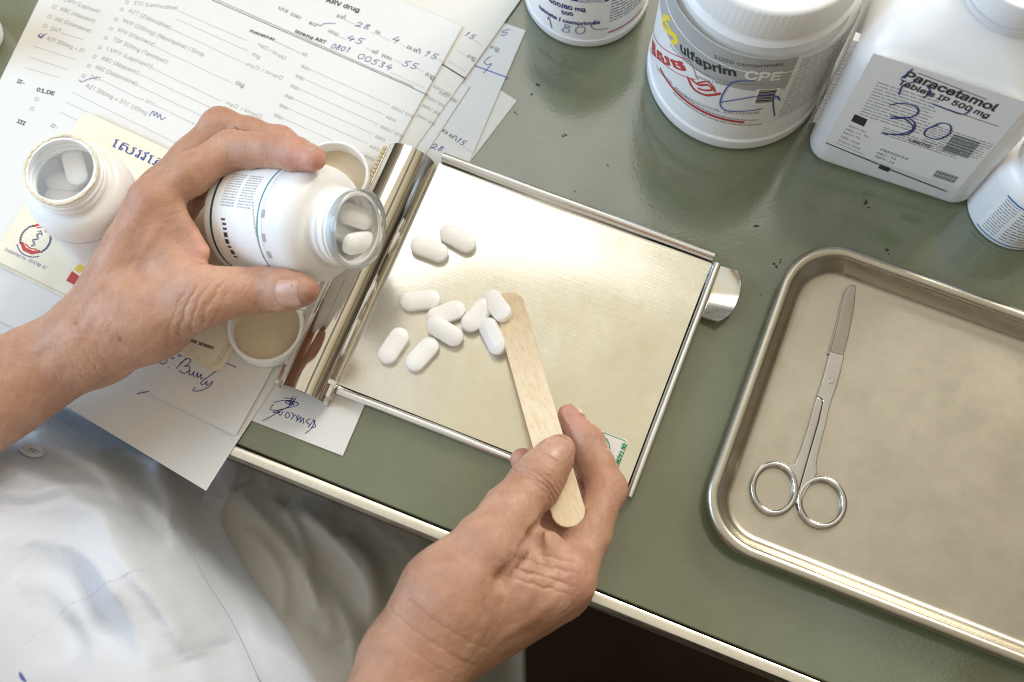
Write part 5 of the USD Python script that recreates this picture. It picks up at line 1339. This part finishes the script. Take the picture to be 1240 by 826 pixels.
for L, amp, wa, wb in folds:
    d, al = poly_dist(pts, zline(L)); d = d + .0035 * (meshkit.noise(np.stack([pts[:, 0] * 40, pts[:, 1] * 40, pts[:, 0] * 0], 1), 61) - .5); w_ = np.where(d > 0, wa, wb) * .85
    z = z + 1.5 * amp * np.exp(-((np.abs(d) + 1e-4) / w_) ** 1.45) * np.sin(np.clip(al, 0, 1) * PI) ** .6
z = z + .004 * (meshkit.fbm(np.stack([pts[:, 0] * 22, pts[:, 1] * 22, pts[:, 0] * 0], 1), 3, 31) - .5) + .0016 * (meshkit.fbm(np.stack([pts[:, 0] * 90 + pts[:, 1] * 40, pts[:, 1] * 60, pts[:, 0] * 0], 1), 3, 37) - .5)
ax_f = np.array([math.cos(-.95), math.sin(-.95)]); al_, ac_ = pts @ ax_f, pts @ np.array([-ax_f[1], ax_f[0]])
rn = meshkit.fbm(np.stack([al_ * 26, ac_ * 70 + 4.2, al_ * 0], 1), 3, 57); z = z + .0016 * (1 - np.abs(2 * rn - 1) * 2.4).clip(-.3, 1) ** 3
z = np.where(pts[:, 0] > -.068, z - ((pts[:, 0] + .068).clip(0, None)) ** 2 * 110, z)
# the front flap lies a little proud of the cloth under it
flapL = zline([(-60, 618), (30, 622), (110, 618), (170, 628), (205, 655), (240, 700), (270, 740), (300, 780), (340, 850), (400, 960)])
d1, _ = poly_dist(pts, flapL); z = z + .0070 / (1 + np.exp((d1) / .0009))
plc = zline([(268, 560), (255, 605), (247, 640), (262, 690), (300, 760), (345, 850)]); plc2 = zline([(296, 555), (282, 600), (272, 632), (300, 690), (345, 755), (400, 850)])
da, _ = poly_dist(pts, plc); db, _ = poly_dist(pts, plc2); z = z + .0030 * (1 / (1 + np.exp(da / -.0007)) * 1 / (1 + np.exp(-db / -.0007)))
nx, ny = len(gx), len(gy); P = np.column_stack([pts, z])
# under the desk the cloth keeps clear of the edge strip and the apron
vv = P @ ey - vE; P[:, 2] = np.where(vv > -.012, np.minimum(P[:, 2], -.078), P[:, 2]); P[:, 2] = np.where((vv <= -.012) & (vv > -.05), np.minimum(P[:, 2], -.078 + (-.012 - vv) * 2.6), P[:, 2])
ii, jj = np.meshgrid(np.arange(nx - 1), np.arange(ny - 1)); k = (jj * nx + ii).ravel(); q4 = np.stack([k, k + 1, k + nx + 1, k + nx], 1)
trou = (P[q4].mean(1)[:, 1] > -.42) & (poly_dist(P[q4].mean(1)[:, :2], plc)[0] > 0) & (P[q4].mean(1)[:, 0] > A(225, 640, -60)[0]) & (P[q4].mean(1)[:, 1] > A(345, 900, -60)[1])
Pl = P.copy(); Pl[:, 2] -= .004
for nm_, sel, PP, mt_ in (('coat', ~trou, P, 'cloth'), ('trousers', trou, P, 'linen')):
    fq = q4[sel]; us = np.unique(fq); mp_ = np.full(len(P), -1); mp_[us] = np.arange(len(us)); fq = mp_[fq]; V_ = PP[us]
    part(nm_, cat([(V_, fq), (V_ - [0, 0, .0010], fq[:, ::-1])]), MT[mt_], person, smooth=True)
from scipy.interpolate import RegularGridInterpolator
zi = RegularGridInterpolator((gy, gx), P[:, 2].reshape(ny, nx), bounds_error=False, fill_value=None)


nn_ = 60; tA_, tB_ = np.linspace(0, 1, nn_), np.linspace(0, 1, 9)
along = lambda L: np.stack([np.interp(tA_ * (len(L) - 1), np.arange(len(L)), L[:, k]) for k in (0, 1)], 1)
la_, lb_ = along(plc), along(plc2); la_ = la_ - (lb_ - la_) * .22
rib_ = []
for a_, b_ in zip(la_, lb_):
    row = [a_ + (b_ - a_) * t for t in tB_]; top_ = [np.array([*w_, zi((w_[1], w_[0])) + .0024 - .0010 * abs(2 * t - 1) ** 6]) for w_, t in zip(row, tB_)]
    rib_.append(np.array(top_ + [w_ - [0, 0, .0042] for w_ in top_[::-1]]))
part('placket', loft(rib_, True, True, True), MT['cloth'], person, smooth=40)


def on_coat(px, py):
    q = A(px, py, -40)
    for _ in range(12):
        q = A(px, py, zi((q[1], q[0])) * 1000)
    return q


def coat_normal(q, e=.004):
    gx_ = (zi((q[1], q[0] + e)) - zi((q[1], q[0] - e))) / (2 * e); gy_ = (zi((q[1] + e, q[0])) - zi((q[1] - e, q[0]))) / (2 * e); n = np.array([-gx_, -gy_, 1.]); return n / np.linalg.norm(n)


q = on_coat(38, 549); nb = coat_normal(q)
but = lathe([(.0004, .0014), (.0040, .0014), (.0046, .0020), (.0058, .0024), (.0068, .0018), (.0070, .0008), (.0060, 0)], 48, True, True)
bt = part('button', place(but, q + nb * .0008, basis(nb)), MT['button'], person, smooth=35)
for a_ in (.5, 2.07, 3.64, 5.21):
    c = np.array([.0017 * math.cos(a_), .0017 * math.sin(a_), .0015]); part('button_hole', place(lathe([(.0002, 0), (.0006, 0), (.0006, -.0004)], 12, True), q + nb * .0008 + c @ basis(nb), basis(nb)), MT['hole'], bt)


def stitches(L, name, gap=.0030, r=.00020, m='cloth'):
    P = np.array([on_coat(*p) for p in L]); P = curve(P, 12); s = np.concatenate([[0], np.cumsum(np.linalg.norm(np.diff(P, axis=0), axis=1))]); out = []
    for a_ in np.arange(0, s[-1] - gap, gap):
        seg = np.array([[np.interp(a_ + gap * .7 * f, s, P[:, k]) for k in range(3)] for f in (0, .5, 1)]); seg[:, 2] = [zi((y, x)) + .0002 for x, y, _ in seg]; out.append(tube(seg, r, 5))
    return tag(part(name, cat(out), MT[m], person), kind='stuff')


stitches([(30, 780), (80, 735), (140, 702), (185, 692), (215, 720), (235, 745), (250, 790)], 'stitching'); stitches([(268, 640), (296, 692), (340, 755), (395, 835)], 'stitching')
P = np.array([on_coat(*p) for p in ((-30, 782), (0, 797), (15, 806), (28, 822), (40, 850))]); part('blue_piping', tube(curve(P + [0, 0, .0008], 8), .0011, 8), MT['pen2'], person, smooth=True)
